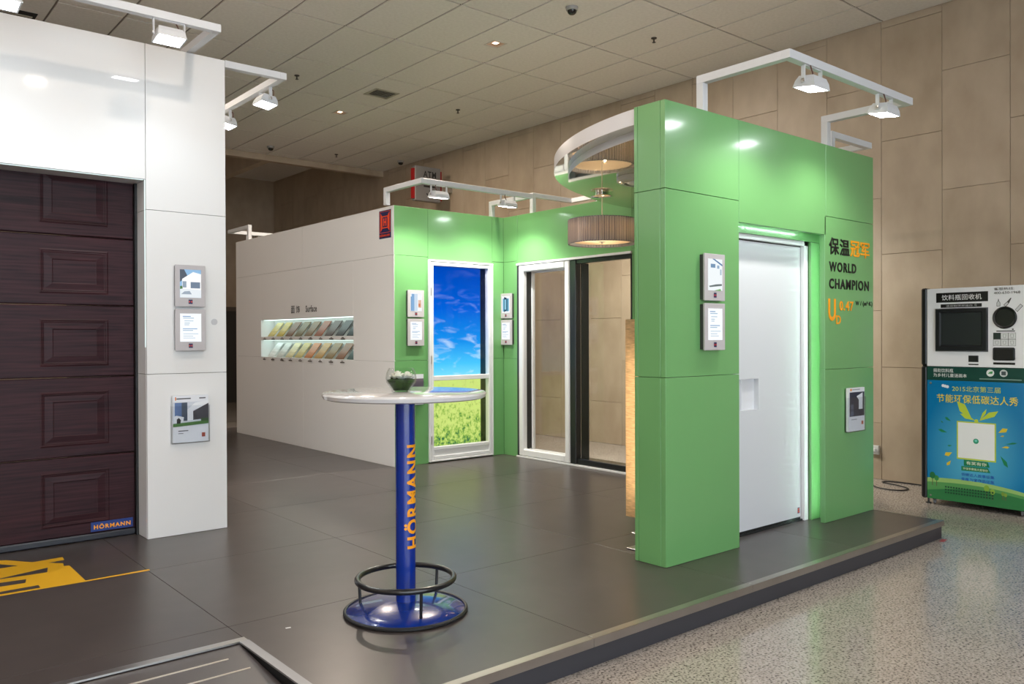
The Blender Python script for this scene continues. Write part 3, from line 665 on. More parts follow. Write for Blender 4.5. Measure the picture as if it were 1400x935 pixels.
lamp_glass = emi((.93, .98, 1.0), FLOOD)
def make_flood():
    """floodlight hanging from z=0 (tube underside), shining to local +Y and down"""
    t = thing('floodlight', 'x', 'floodlight', (0, 0, 0), 'floodlights hanging from the light frames')
    a = math.radians(8)
    Mx = Matrix.Translation((0, 0, -.092)) @ Matrix.Rotation(a, 4, 'X')
    bm = bmesh.new()
    lo = [(-.088, -.070, -.032), (.088, -.070, -.032), (.088, .070, -.032), (-.088, .070, -.032)]
    mi = [(-.082, -.062, .006), (.082, -.062, .006), (.082, .062, .006), (-.082, .062, .006)]
    hi = [(-.072, -.046, .036), (.072, -.046, .036), (.072, .046, .036), (-.072, .046, .036)]
    inn = [(-.078, -.060, -.030), (.078, -.060, -.030), (.078, .060, -.030), (-.078, .060, -.030)]
    L = [[bm.verts.new(p) for p in q] for q in (inn, lo, mi, hi)]
    for A, B in zip(L, L[1:]):
        for k in range(4): bm.faces.new((A[k], A[(k+1) % 4], B[(k+1) % 4], B[k]))
    bm.faces.new(L[-1])
    bmesh.ops.transform(bm, matrix=Mx, verts=bm.verts)
    hs = obj('housing', bm, tube_white, t)
    bm = bmesh.new(); bm.faces.new([bm.verts.new(p) for p in ((-.079, .061, -.031), (.079, .061, -.031), (.079, -.061, -.031), (-.079, -.061, -.031))])
    bmesh.ops.transform(bm, matrix=Mx, verts=bm.verts)
    me = bpy.data.meshes.new('lamp_glass'); bm.to_mesh(me); bm.free(); me.materials.append(lamp_glass)
    o = bpy.data.objects.new('lamp_glass', me); COL.objects.link(o); o.parent = t; ORG[o.name] = Vector((0, 0, 0))
    ld = bpy.data.lights.new('flood_beam', 'SPOT'); ld.spot_size = math.radians(138); ld.spot_blend = .7; ld.shadow_soft_size = .045; ld.energy = FLOOD_W; ld.color = (1.0, .98, .90)
    lo_ = bpy.data.objects.new('flood_beam', ld); COL.objects.link(lo_); lo_.parent = t; lo_.matrix_local = Mx @ Matrix.Translation((0, 0, -.080))
    bm = bmesh.new()
    for s in (-1, 1): box(bm, s*.094-.003, s*.094+.003, -.012, .012, -.10, -.002)
    box(bm, -.094, .094, -.012, .012, -.004, 0)
    obj('bracket', bm, tube_white, t)
    for s in (-1, 1):
        b = lathe(bmesh.new(), [(0, 0), (.011, 0), (.011, .006), (0, .008)], (0, 0, 0), 12)
        bmesh.ops.transform(b, matrix=Matrix.Translation((s*.097, 0, -.088)) @ Matrix.Rotation(s*PI/2, 4, 'Y'), verts=b.verts)
        obj('pivot_screw', b, steel, t)
    obj('cable', tube(bmesh.new(), [(-.05, -.02, -.0), (-.07, -.035, -.02), (-.06, -.04, -.05), (-.04, -.03, -.062)], .004, 6), mat('red_brown_cable', (.12, .04, .03), .5), t)
    return t
def lamp_x(px, py, axis, val): return hit(px, py, axis, val)
fl0 = make_flood(); first = [True]
def flood(x, y, z, rz, label):
    if first[0]:
        first[0] = False; fl0.location = (x, y, z); fl0.rotation_euler = (0, 0, rz); fl0['label'] = label; return fl0
    return copy_tree(fl0, (x, y, z), rz, label)
p1 = hit(1110, 100, 1, 2.59); p2 = hit(1209, 148, 1, 2.59)
flood(p1.x, 2.59, zf1-TB, 0, 'floodlight above the green left of the white entrance door')
flood(p2.x, 2.59, zf1-TB, 0, 'floodlight above the black and orange wall lettering')
p1 = hit(600, 260, 1, 6.81); p2 = hit(694, 272, 1, 6.81)
flood(p1.x, 6.81, zf2-TB, 0, 'floodlight above the left half of the landscape door'); flood(p2.x, 6.81, zf2-TB, 0, 'floodlight above the green wall corner by the landscape door')
for o in bpy.data.objects:
    if o.parent and o.parent.name in ('floodlight.002', 'floodlight.003') and o.type == 'LIGHT': o.data = o.data.copy(); o.data.energy = 75
p1 = hit(231, 35, 1, 5.36)
flood(p1.x, 5.36, 3.401-TB, PI, 'floodlight over the right end of the garage door'); flood(hit(8, PI, 1, 5.36).x-.02, 5.36, 3.401-TB, PI, 'floodlight over the middle of the garage door'); flood(-.35, 5.36, 3.401-TB, PI, 'floodlight over the left end of the garage door')
for o in bpy.data.objects:
    if o.parent and o.parent.name in ('floodlight.004', 'floodlight.005', 'floodlight.006') and o.type == 'LIGHT':
        o.data = o.data.copy(); o.data.energy = 12; o.data.color = (.78, .91, 1.0)
p1 = hit(363, 122, 0, 2.675); p2 = hit(309, 150, 0, 2.675)
flood(2.675, p1.y, WH+.003-TB, PI/2, 'bright floodlight on the frame beside the tall white wall'); flood(2.675, p2.y, WH+.003-TB, PI/2, 'floodlight half hidden behind the tall white wall')
flood(6.735, 6.45, zf3-TB, -PI/2, 'floodlight outside the glass door, far leaf'); flood(6.735, 5.7, zf3-TB, -PI/2, 'floodlight outside the glass door, behind the canopy')
for o in bpy.data.objects:
    if o.parent and o.parent.name in ('floodlight.009', 'floodlight.010') and o.type == 'LIGHT': o.data = o.data.copy(); o.data.energy = 170; o.data.spot_size = math.radians(125); o.rotation_euler.x += math.radians(38)
flood(5.0, 12.05, 2.965-TB, PI, 'floodlight at the far end of the sample wall')

# ------------------------------------------------------------------ wall screens and brochures
def house_pic(k):
    if k == 0: return [((150, 190, 225), R(0, 0, 1, 1)), ((92, 100, 112), [(0, .55), (.35, .78), (.2, 1), (0, 1)]), ((250, 250, 250), [(.1, .3), (1, .22), (1, .85), (.62, .92), (.1, .66)]), ((120, 135, 155), R(.5, .34, .95, .56)), ((150, 165, 180), R(.12, .36, .3, .58)), ((232, 238, 242), [(0, 0), (1, 0), (1, .28), (.1, .32), (0, .3)]), ((160, 172, 186), [(.05, .12), (.2, .22), (.45, .24), (.55, .12)]), ((90, 130, 80), [(0, .3), (.12, .32), (.1, .42), (0, .4)])]
    if k == 1: return [((246, 248, 250), R(0, 0, 1, 1)), ((135, 175, 215), R(.1, .02, .34, .95)), ((205, 222, 238), R(.34, .02, .62, .95)), ((225, 190, 170), R(.68, .2, .95, .62)), ((210, 130, 90), R(.7, .25, .85, .42)), ((120, 160, 200), R(.02, .02, .1, .8))]
    if k == 2: return [((246, 248, 250), R(0, 0, 1, 1)), ((110, 175, 205), R(.14, .1, .9, .86)), ((40, 70, 90), [(.3, .05), (.62, .15), (.62, .9), (.3, .95)]), ((150, 205, 225), R(.36, .2, .56, .8)), ((60, 95, 110), R(.66, .1, .74, .85))]
    return [((240, 246, 248), R(0, 0, 1, 1)), ((96, 130, 170), [(.3, 1), (.45, 1), (1, .84), (1, .78)]), ((120, 150, 180), R(.18, .72, .5, .84)), ((150, 175, 200), R(.62, .7, .78, .8)), ((110, 120, 120), [(.05, .14), (.55, .2), (.95, .22), (.95, .16), (.1, .1)]), ((130, 180, 110), [(.4, 0), (.9, 0), (.85, .06)]), ((170, 190, 205), R(.82, .5, .92, .68))]
def text_pic(): 
    P = [((248, 251, 253), R(0, 0, 1, 1))]
    for v, a, b, c in ((.90, .12, .5, (90, 140, 190)), (.84, .14, .65, (150, 180, 205)), (.74, .2, .62, (170, 195, 215)), (.66, .2, .45, (165, 190, 210)), (.60, .2, .42, (170, 195, 215)), (.46, .12, .8, (110, 155, 200)), (.40, .12, .6, (150, 180, 205)), (.28, .14, .85, (190, 208, 222)), (.2, .14, .6, (190, 208, 222)), (.13, .14, .7, (195, 210, 224))):
        P.append((c, R(a, v-.012, b, v+.012)))
    return P
def screen(mp, uc, vc, pic, label, D=.042, w=.205, h=.287):
    base = mp(uc, vc-h/2, 0)
    t = thing('wall_screen', label, 'display screen', base, 'small wall screens on the stand')
    u0, u1, v0, v1 = uc-w/2, uc+w/2, vc-h/2, vc+h/2
    bm = prism(bmesh.new(), R(u0+.006, v0+.006, u1-.006, v1-.006), mp, .001, D-.014); obj('back_box', bm, mat('dark_box', (.05, .05, .05), .5), t)
    bm = prism(bmesh.new(), R(u0, v0, u1, v1), mp, D-.014, D)
    bmesh.ops.bevel(bm, geom=bm.edges[:], offset=.002, segments=1, affect='EDGES')
    cs = obj('casing', bm, silver, t)
    su0, su1, sv0, sv1 = u0+.031, u1-.030, v0+.062, v1-.031
    m2 = lambda u, v, w_: mp(u, v, D+w_)
    print_polys('display', t, m2, [(c, [(su0+(su1-su0)*x, sv0+(sv1-sv0)*y) for x, y in q]) for c, q in pic], emit=1.05)
    lu, lv = uc, v0+.034
    print_polys('emblem', t, m2, [(navy_print, R(lu-.014, lv-.015, lu+.014, lv+.015)), (orange_red, R(lu-.010, lv-.006, lu+.010, lv+.006)), (navy_print, R(lu-.004, lv-.010, lu+.004, lv+.010))])
    return t
mpB, mpE, mpW = face_my(BN), face_mx(GX), face_my(WY)
for mp, uc, k, nm in ((mpT, 4.212, 3, 'green wall left of the white entrance door'), (mpB, 4.848, 1, 'green wall left of the backlit landscape door'), (mpE, -7.32, 2, 'green wall between the landscape door and the glass door'), (mpW, 1.963, 0, 'tall white wall right of the garage door')):
    screen(mp, uc, 1.722, house_pic(k), 'upper screen showing a picture, ' + nm)
    screen(mp, uc, 1.418, text_pic(), 'lower screen showing text, ' + nm)
def brochure(mp, uc, v0, pic, label_h, label_b, w=.242, h=.325):
    t = thing('brochure_holder', label_h, 'brochure holder', mp(uc, v0, 0), 'clear brochure holders')
    u0, u1 = uc-w/2, uc+w/2; d = .035
    bm = bmesh.new(); prism(bm, R(u0-.008, v0-.004, u1+.008, v0+h*.97), mp, .001, .004); obj('back_plate', bm, acryl, t)
    bm = bmesh.new(); prism(bm, R(u0-.008, v0-.004, u1+.008, v0+h*.78), mp, d, d+.003); obj('front_plate', bm, acryl, t)
    bm = bmesh.new(); prism(bm, R(u0-.008, v0-.006, u1+.008, v0-.003), mp, .004, d); prism(bm, R(u0-.009, v0-.004, u0-.006, v0+h*.78), mp, .004, d); prism(bm, R(u1+.006, v0-.004, u1+.009, v0+h*.78), mp, .004, d); obj('side_plate', bm, acryl, t)
    b = thing('brochure', label_b, 'brochure', mp(uc, v0, 0), 'brochures in the clear holders')
    obj('pages', prism(bmesh.new(), R(u0, v0, u1, v0+h), mp, .010, .028), mat('paper_white', (.8, .8, .8), .5), b)
    m2 = lambda u, v, w_: mp(u, v, .028+w_)
    print_polys('cover', b, m2, [(c, [(u0+w*x, v0+h*y) for x, y in q]) for c, q in pic])
coverW = [((228, 230, 236), R(0, 0, 1, 1)), ((232, 130, 40), R(.06, .90, .09, .97)), ((90, 90, 95), R(.10, .92, .5, .945)), ((90, 90, 95), R(.74, .92, .92, .945)), ((205, 210, 220), R(.0, .36, 1, .86)), ((95, 120, 165), R(.05, .46, .38, .85)), ((70, 80, 95), R(.24, .46, .40, .85)), ((232, 234, 238), [(.4, .46), (1, .5), (1, .88), (.62, .84), (.4, .7)]), ((66, 66, 74), [(.56, .47), (1, .49), (1, .82), (.56, .66)]), ((70, 120, 55), [(0, .34), (1, .38), (1, .45), (0, .41)]), ((225, 228, 232), [(.02, .42), (.28, .44), (.3, .54), (.1, .58), (.02, .56)]), ((40, 42, 48), [(.10, .41), (.2, .41), (.22, .48), (.16, .53), (.1, .5)]), ((50, 85, 45), R(.78, .44, 1, .50)), ((90, 90, 96), R(.14, .24, .42, .26)), ((120, 120, 126), R(.14, .19, .28, .205)), ((150, 70, 55), R(.80, .10, .90, .19))]
brochure(mpW, 1.965, .640, coverW, 'clear brochure holder on the tall white wall', 'brochure with white car and garage on its cover')
coverT = [((226, 228, 234), R(0, 0, 1, 1)), ((230, 150, 60), R(.10, .93, .2, .98)), ((120, 124, 130), R(.22, .95, .7, .965)), ((44, 48, 66), R(.06, .34, .98, .90)), ((88, 96, 116), R(.12, .36, .3, .62)), ((225, 228, 234), [(.62, .50), (.86, .50), (.86, .88), (.48, .80), (.62, .72)]), ((150, 154, 162), R(.16, .26, .5, .28)), ((170, 80, 50), R(.78, .14, .90, .22))]
brochure(mpT, 5.981, .645, coverT, 'clear brochure holder under the wall lettering', 'brochure with dark door on its cover under the lettering')
coverB = [((226, 228, 234), R(0, 0, 1, 1)), ((110, 100, 110), R(.0, .42, 1, .86)), ((150, 60, 50), R(.7, .14, .86, .24))]
brochure(mpB, 4.852, .645, coverB, 'clear brochure holder left of the landscape door', 'brochure on the green wall left of the landscape door', w=.19)

# ------------------------------------------------------------------ finish samples in the niches
S1 = [(214, 196, 120), (190, 165, 60), (110, 62, 14), (104, 84, 34), (112, 78, 30), (140, 66, 22), (74, 50, 42), (44, 36, 38), (38, 52, 58)]
S2 = [(232, 234, 232), (205, 205, 198), (216, 200, 150), (190, 168, 96), (184, 106, 38), (176, 132, 62), (128, 98, 48), (124, 74, 36), (48, 70, 66)]
N1 = ['cream', 'ochre yellow', 'dark oak brown', 'olive brown', 'walnut brown', 'reddish brown', 'dark brown', 'near black', 'slate grey']
N2 = ['white', 'pale grey', 'pale cream', 'light olive', 'orange oak', 'golden oak', 'medium walnut', 'chestnut', 'grey green']
for r_, (cs, nm) in enumerate(((S1, N1), (S2, N2))):
    z0, z1 = NI[r_]
    for k, c in enumerate(cs):
        ya_ = 10.655-.2725*k; yb_ = ya_-.185
        c1 = srgb(*c)
        m = noise_col(mat('finish_%d_%d' % (r_, k), c1, .38, 0, .08, coat_rough=.2), tuple(x*.75 for x in c1), c1, (1, .4, 5), 14, 4, .35, .65)
        bm = bmesh.new(); xa, xb, za, zb = BXW+.022, BXW+.165, z0+.004, z1-.042
        nx, nz = -(zb-za), (xb-xa); L_ = math.hypot(nx, nz); nx, nz = nx/L_*.008, nz/L_*.008
        q = [(xa, za), (xb, zb), (xb-nx, zb-nz), (xa-nx, za-nz)]
        A = [bm.verts.new((x, ya_, z+.004)) for x, z in q]; B = [bm.verts.new((x, yb_, z+.004)) for x, z in q]
        bm.faces.new(A); bm.faces.new(B[::-1])
        for j in range(4): bm.faces.new((A[j], A[(j+1) % 4], B[(j+1) % 4], B[j]))
        o = obj('finish_sample', bm, m, None, (xa, (ya_+yb_)/2, za))
        tag(o, '%s finish sample in the %s row of the display' % (nm[k], ('upper', 'lower')[r_]), 'finish sample', 'finish samples in the wall display')

# ------------------------------------------------------------------ canopy, pendant lamp, wooden lamp
CC = (6.083, 3.366); mirror = mat('ivory_mirror_film', (.80, .77, .66), .03, .75)
cp = thing('canopy', 'quarter round canopy with mirror underside between the green walls', 'canopy', (CC[0], CC[1], 2.6))
def quarter(R_, z0, z1, cx=6.10, cy=3.18):
    pts = []
    for k in range(61):
        a = PI/2+PI/2*k/60; x, y = cx+R_*math.cos(a), cy+R_*math.sin(a)
        if x < CC[0] and y > CC[1]: pts.append((x, y))
    pts = [(CC[0], pts[0][1])] + pts + [(pts[-1][0], CC[1]), (CC[0], CC[1])]
    bm = bmesh.new(); prism(bm, pts, fm, z0, z1)
    for f in bm.faces:
        f.normal_update(); f.material_index = 1 if abs(f.normal.z) > .9 and f.calc_center_median().z < (z0+z1)/2 else 0
    return bm
can_white = mat('canopy_white', (.74, .74, .76), .3)
obj('upper_tier', quarter(2.30, 2.652, 2.748), [can_white, mirror], cp, smooth=True); obj('lower_tier', quarter(2.19, 2.602, 2.652), [can_white, mirror], cp, smooth=True)
c_ = hit(878, 243, 2, 2.6)
cl = thing('ceiling_light', 'round white flush light on the canopy, half behind the green wall', 'ceiling light', (c_.x, c_.y, 2.6))
obj('rim', lathe(bmesh.new(), [(0, 2.601-2.6), (.20, .001), (.20, -.03), (.17, -.045), (.14, -.045), (.14, -.02), (0, -.02)], (c_.x, c_.y, 2.6), 40), mat('ivory_ring', (.75, .73, .66), .15), cl, smooth=True)
obj('diffuser', lathe(bmesh.new(), [(.139, -.022), (.11, -.045), (0, -.055)], (c_.x, c_.y, 2.6), 32), mat('milky_diffuser', (.85, .85, .85), .3), cl, smooth=True)
LX, LY, LZ = 5.196, 4.978, 2.602
pl_ = thing('pendant_lamp', 'pleated grey drum pendant lamp under the mirror canopy', 'pendant lamp', (LX, LY, 2.165))
obj('ceiling_rose', lathe(bmesh.new(), [(0, -.001), (.055, -.001), (.055, -.022), (.096, -.024), (.10, -.030), (.09, -.036), (0, -.040)], (LX, LY, LZ), 40), chrome, pl_, smooth=True)
obj('cord', tube(bmesh.new(), [(LX, LY, LZ-.035), (LX, LY, 2.28)], .0045, 8), mat('cord_cream', (.7, .66, .55), .4), pl_)
gauze = translucent('grey_gauze', (.42, .42, .50), (.58, .54, .54), .5)
inner_m = translucent('warm_lining', (.80, .70, .58), (.95, .80, .60), .60)
bm = bmesh.new(); n = 288; A, B = [], []
for k in range(n):
    r_ = .290 + (.006 if k % 4 == 0 else (-.002 if k % 4 == 2 else .001)) + random.uniform(-.0015, .0015); a = 2*PI*k/n
    A.append(bm.verts.new((LX+r_*math.cos(a), LY+r_*math.sin(a), 2.165))); B.append(bm.verts.new((LX+r_*math.cos(a), LY+r_*math.sin(a), 2.372)))
for k in range(n): bm.faces.new((A[k], A[(k+1) % n], B[(k+1) % n], B[k]))
sh = obj('pleated_shade', bm, gauze, pl_)
obj('shade_hoop', lathe(bmesh.new(), [(.284, 2.163), (.293, 2.163), (.293, 2.171), (.284, 2.171)], (LX, LY, 0), 64, True), mat('hoop_grey', (.28, .28, .33), .5), sh)
obj('shade_hoop', lathe(bmesh.new(), [(.284, 2.366), (.293, 2.366), (.293, 2.374), (.284, 2.374)], (LX, LY, 0), 64, True), mat('hoop_grey'), sh)
bm = bmesh.new(); random.seed(3)
for k in range(84):
    a = 2*PI*(k+random.uniform(-.3, .3))/84; w_ = random.uniform(.0012, .0030); d = Vector((math.cos(a), math.sin(a), 0)); sd_ = Vector((-d.y, d.x, 0))
    c0 = Vector((LX, LY, 0))+d*.2975; b0_ = a+random.uniform(-.01, .01); c1_ = Vector((LX, LY, 0))+Vector((math.cos(b0_), math.sin(b0_), 0))*.2975
    bm.faces.new([bm.verts.new(c0-sd_*w_+Vector((0, 0, 2.168))), bm.verts.new(c0+sd_*w_+Vector((0, 0, 2.168))), bm.verts.new(c1_+sd_*w_+Vector((0, 0, 2.37))), bm.verts.new(c1_-sd_*w_+Vector((0, 0, 2.37)))])
rb = obj('pleat_folds', bm, mat('fold_grey', (.16, .16, .21), .7), sh); rb['kind'] = 'stuff'
obj('inner_shade', lathe(bmesh.new(), [(.255, 2.19), (.255, 2.35)], (LX, LY, 0), 64), inner_m, pl_, smooth=True)
obj('bottom_diffuser', lathe(bmesh.new(), [(.250, 2.186), (0, 2.186)], (LX, LY, 0), 64), inner_m, pl_)
obj('finial', lathe(bmesh.new(), [(0, 2.165), (.010, 2.168), (.010, 2.178), (.028, 2.180), (.028, 2.185), (0, 2.185)], (LX, LY, 0), 20), steel, pl_)
for k in range(3):
    a = 2*PI*k/3+.6; obj('bulb', lathe(bmesh.new(), [(0, -.03), (.018, -.022), (.024, 0), (.018, .02), (0, .03)], (LX+.12*math.cos(a), LY+.12*math.sin(a), 2.275), 12), emi((1, .74, .46), 38), pl_, smooth=True)
    obj('lamp_arm', tube(bmesh.new(), [(LX, LY, 2.30), (LX+.12*math.cos(a), LY+.12*math.sin(a), 2.31)], .006, 6), steel, pl_)
# veneer floor lamp behind the front wall
WLX, WLY = 4.06, 3.475
wd = thing('floor_lamp', 'tall glowing wood veneer floor lamp behind the green door wall', 'floor lamp', (WLX, WLY, 0))
ven = translucent('oak_veneer_shade', (.90, .68, .42), (.92, .70, .44), .55, (3, 3, 22))
bm = bmesh.new()
x0, x1, y0, y1, z0, z1 = WLX-.108, WLX+.108, 3.385, 3.583, .211, 1.470
for q in (((x0, y0), (x0, y1)), ((x0, y1), (x1, y1)), ((x1, y1), (x1, y0)), ((x1, y0), (x0, y0))):
    a, b = q; bm.faces.new([bm.verts.new((a[0], a[1], z0)), bm.verts.new((b[0], b[1], z0)), bm.verts.new((b[0], b[1], z1)), bm.verts.new((a[0], a[1], z1))])
obj('veneer_shade', bm, ven, wd)
obj('light_tube', tube(bmesh.new(), [(WLX, WLY+.01, .34), (WLX, WLY+.01, 1.25)], .014, 10), emi((1, .78, .52), 15), wd)
obj('post', tube(bmesh.new(), [(WLX, WLY, .0), (WLX, WLY, .34)], .012, 10), steel, wd)
obj('base_plate', BX(WLX-.11, WLX+.10, 3.385, 3.578, .001, .010, bev=.002), steel, wd)
obj('lamp_holder', BX(WLX-.05, WLX+.05, 3.42, 3.555, .045, .095, bev=.015), rubber, wd)
bm = bmesh.new(); box(bm, WLX-.075, WLX+.06, 3.41, 3.57, .095, .103, bev=.002); obj('holder_plate', bm, steel, wd)

# ------------------------------------------------------------------ standing table
TXC, TYC = 2.221, 3.478
tb = thing('bar_table', 'white round standing table on blue column with black foot ring', 'table', (TXC, TYC, 0))
C3 = (TXC, TYC, 0)
obj('table_top', lathe(bmesh.new(), [(0, 1.058), (.385, 1.058), (.398, 1.064), (.405, 1.080), (.400, 1.088), (.392, 1.091), (0, 1.091)], C3, 72), mat('table_white', (.66, .655, .66), .12, 0, .5), tb, smooth=True)
obj('column', lathe(bmesh.new(), [(.049, .052), (.049, 1.058)], C3, 40), mat('blue_column', srgb(0, 44, 140), .25, 0, .4), tb, smooth=True)
bs = obj('base', lathe(bmesh.new(), [(.296, .010), (.290, .016), (.22, .036), (.13, .050), (.06, .056), (.0, .056)], C3, 72), navy, tb, smooth=True)
obj('base_rim', lathe(bmesh.new(), [(.286, .001), (.300, .0005), (.307, .006), (.307, .014), (.300, .020), (.292, .018)], C3, 72, True), rubber, tb, smooth=True)
rg = obj('foot_ring', tube(bmesh.new(), [(TXC+.238*math.cos(2*PI*k/64), TYC+.238*math.sin(2*PI*k/64), .165) for k in range(64)], .0145, 14, True), black_paint, tb, smooth=True)
for ang in (-105, 15, 135):
    a = math.radians(ang)+0.0
    obj('ring_support', tube(bmesh.new(), [(TXC+.238*math.cos(a), TYC+.238*math.sin(a), .155), (TXC+.232*math.cos(a), TYC+.232*math.sin(a), .034)], .0075, 10), black_paint, tb, smooth=True)
# vertical lettering wrapped round the column
me = text_mesh('HÖRMANN', .032, 0, 4, 1.2)
bm = bmesh.new(); bm.from_mesh(me); bpy.data.meshes.remove(me)
for _ in range(2): bmesh.ops.subdivide_edges(bm, edges=[e for e in bm.edges if e.calc_length() > .03], cuts=2, use_grid_fill=False)
bmesh.ops.triangulate(bm, faces=bm.faces[:])
xs = [v.co.x for v in bm.verts]; ys = [v.co.y for v in bm.verts]; ax, bx_, ay, by = min(xs), max(xs), min(ys), max(ys)
toc = math.atan2(-TYC, -TXC)      # direction from the column towards the camera
for v in bm.verts:
    h = (v.co.x-ax)/(bx_-ax); c = (v.co.y-ay)/(by-ay)           # reading upward, letter tops to the left
    a = toc + math.radians(91 - 99*c)                            # angle to the right of the camera direction
    v.co = Vector((TXC+.0498*math.cos(a), TYC+.0498*math.sin(a), .318+h*.512))
obj('column_lettering', bm, orange_txt, tb)
# bowl with rose on the table
bc = (2.207, 3.492, 1.091)
gb = thing('glass_bowl', 'small round clear glass bowl on the white standing table', 'bowl', bc)
outp = [(.0, .001), (.045, .001), (.047, .006), (.046, .012), (.056, .023), (.072, .045), (.0765, .066), (.073, .090), (.064, .110), (.060, .116)]
inp = [(.057, .116), (.061, .109), (.070, .090), (.073, .066), (.069, .046), (.053, .026), (.043, .013), (.040, .005), (0, .004)]
obj('bowl_wall', lathe(bmesh.new(), outp+inp, bc, 40), bowl_glass, gb, smooth=True)
leaf_m = noise_col(mat('dark_leaf', rough=.5, spec=.2), (.008, .022, .005), (.030, .072, .012), nscale=40)
fo = thing('bowl_greenery', 'dark green leaves filling the lower half of the glass bowl', 'leaves', (bc[0], bc[1], bc[2]+.005))
obj('leaf_mass', lathe(bmesh.new(), [(0, .0055), (.038, .006), (.041, .013), (.051, .027), (.066, .047), (.069, .058), (.05, .064), (0, .066)], bc, 20), leaf_m, fo)
for k in range(16):
    a = 2*PI*k/16+random.uniform(-.15, .15); l = random.uniform(.022, .034); zz = random.uniform(.044, .060); r0 = .040
    bm = bmesh.new(); d = Vector((math.cos(a), math.sin(a), 0)); s = Vector((-d.y, d.x, 0)); o0 = Vector(bc)+d*r0+Vector((0, 0, zz))
    pts = [o0, o0+d*l*.45+s*.011+Vector((0, 0, .008)), o0+d*min(l, .028)+Vector((0, 0, random.uniform(.004, .02))), o0+d*l*.45-s*.011+Vector((0, 0, .008)), o0+d*l*.45+Vector((0, 0, .012))]
    v = [bm.verts.new(p) for p in pts]
    for q in ((0, 1, 4), (1, 2, 4), (2, 3, 4), (3, 0, 4)): bm.faces.new([v[i] for i in q])
    obj('leaf', bm, leaf_m, fo)
petal_m = mat('rose_petal', (.88, .86, .76), .5)
def rose(cx, cy, cz, rad, label):
    t = thing('rose', label, 'flower', (cx, cy, cz-rad*.7), 'white roses in the glass bowl')
    for ringi, (n_, rr, tilt, sc) in enumerate(((3, .12, 80, .55), (5, .34, 62, .75), (6, .62, 42, .9), (7, .86, 22, 1.0))):
        for k in range(n_):
            a = 2*PI*k/n_+ringi*.5+random.uniform(-.1, .1); bm = bmesh.new(); G = []
            for i in range(5):
                row = []
                for j in range(5):
                    u = (j-2)/2; v = i/4
                    wd_ = sc*rad*.62*math.sin(PI*min(1, .18+v*.72))
                    th = math.radians(tilt)
                    rr_ = rad*rr*.35 + v*rad*.85*math.cos(th)*sc + (u*u)*-.12*rad
                    h = v*rad*1.0*math.sin(th) - rad*.45 + .10*rad*v*v
                    if v > .75: rr_ += rad*.10*(v-.75)*4
                    row.append(bm.verts.new((cx+rr_*math.cos(a)-u*wd_*math.sin(a), cy+rr_*math.sin(a)+u*wd_*math.cos(a), cz+h)))
                G.append(row)
            for i in range(4):
                for j in range(4): bm.faces.new((G[i][j], G[i][j+1], G[i+1][j+1], G[i+1][j]))
            obj('petal', bm, petal_m, t, smooth=True)
rose(bc[0]-.016, bc[1]+.006, bc[2]+.078, .039, 'large cream white rose in the bowl')
rose(bc[0]+.026, bc[1]-.018, bc[2]+.080, .031, 'smaller white rose in the bowl')

# ------------------------------------------------------------------ recycling machine
VX = 7.5; VY0, VY1 = 2.42, 3.232
vm = thing('bottle_recycling_machine', 'tall bottle recycling machine with white top and blue poster front', 'vending machine', (7.9, 2.85, HZ))
obj('cabinet', BX(VX+.012, 8.36, VY0, VY1+.045, -.072, 1.772, bev=.006), mat('cabinet_black', (.012, .012, .013), .35), vm)
bm = bmesh.new()
for z0, z1 in ((-.076, 1.092), (1.100, 1.780)): box(bm, VX-.004, VX+.10, VY1, VY1+.052, z0, z1, bev=.012)
obj('side_column', bm, mat('column_black', (.014, .014, .015), .3), vm)
mch_white = mat('machine_white', (.84, .84, .86), .3)
up_ = obj('upper_panel', BX(VX, VX+.02, VY0, VY1, 1.092, 1.772, bev=.003), mch_white, vm)
lo_ = obj('poster_door', BX(VX, VX+.02, VY0, VY1, -.074, 1.088, bev=.003), mat('poster_edge', srgb(10, 70, 60), .4), vm)
mpV = face_mx(VX)
def vm_text(p, body, y0, y1, z0, z1, col, bold=.0): return lettering('lettering', p, mpV, body, -y0, -y1, z0, z1, flat(col), bold, lift=.004)
print_polys('name_board', up_, mpV, [((14, 14, 15), R(-3.153, 1.648, -2.733, 1.732)), ((16, 16, 17), R(-3.115, 1.603, -2.782, 1.633))])
vm_text(up_, '饮料瓶回收机', 3.105, 2.782, 1.666, 1.714, (240, 240, 240), .006); vm_text(up_, '请按触摸屏操作 ☟', 3.07, 2.82, 1.608, 1.628, (200, 200, 200))
vm_text(up_, '客服热线:', 2.688, 2.535, 1.735, 1.758, (60, 60, 60)); vm_text(up_, '400-650-1968', 2.688, 2.49, 1.704, 1.724, (60, 60, 60))
bm = bmesh.new(); b0 = [(3.159, 1.223), (2.733, 1.223), (2.733, 1.597), (3.159, 1.597)]
q0 = [bm.verts.new((VX-.001, y, z)) for y, z in b0]; q1 = [bm.verts.new((VX-.022, y+s, z+t_)) for (y, z), (s, t_) in zip(b0, ((-.008, .008), (.008, .008), (.008, -.008), (-.008, -.008)))]
q2 = [bm.verts.new((VX-.022, y, z)) for y, z in ((3.120, 1.268), (2.772, 1.268), (2.772, 1.566), (3.120, 1.566))]; q3 = [bm.verts.new((VX-.008, y, z)) for y, z in ((3.108, 1.278), (2.784, 1.278), (2.784, 1.556), (3.108, 1.556))]
for A, B in ((q0, q1), (q1, q2), (q2, q3)):
    for k in range(4): bm.faces.new((A[k], A[(k+1) % 4], B[(k+1) % 4], B[k]))
bez = obj('screen_bezel', bm, mat('bezel_black', (.012, .013, .016), .35), up_)
obj('screen_glass', BX(VX-.009, VX-.007, 2.783, 3.109, 1.277, 1.557), mat('screen_dark', (.03, .034, .036), .12), bez)
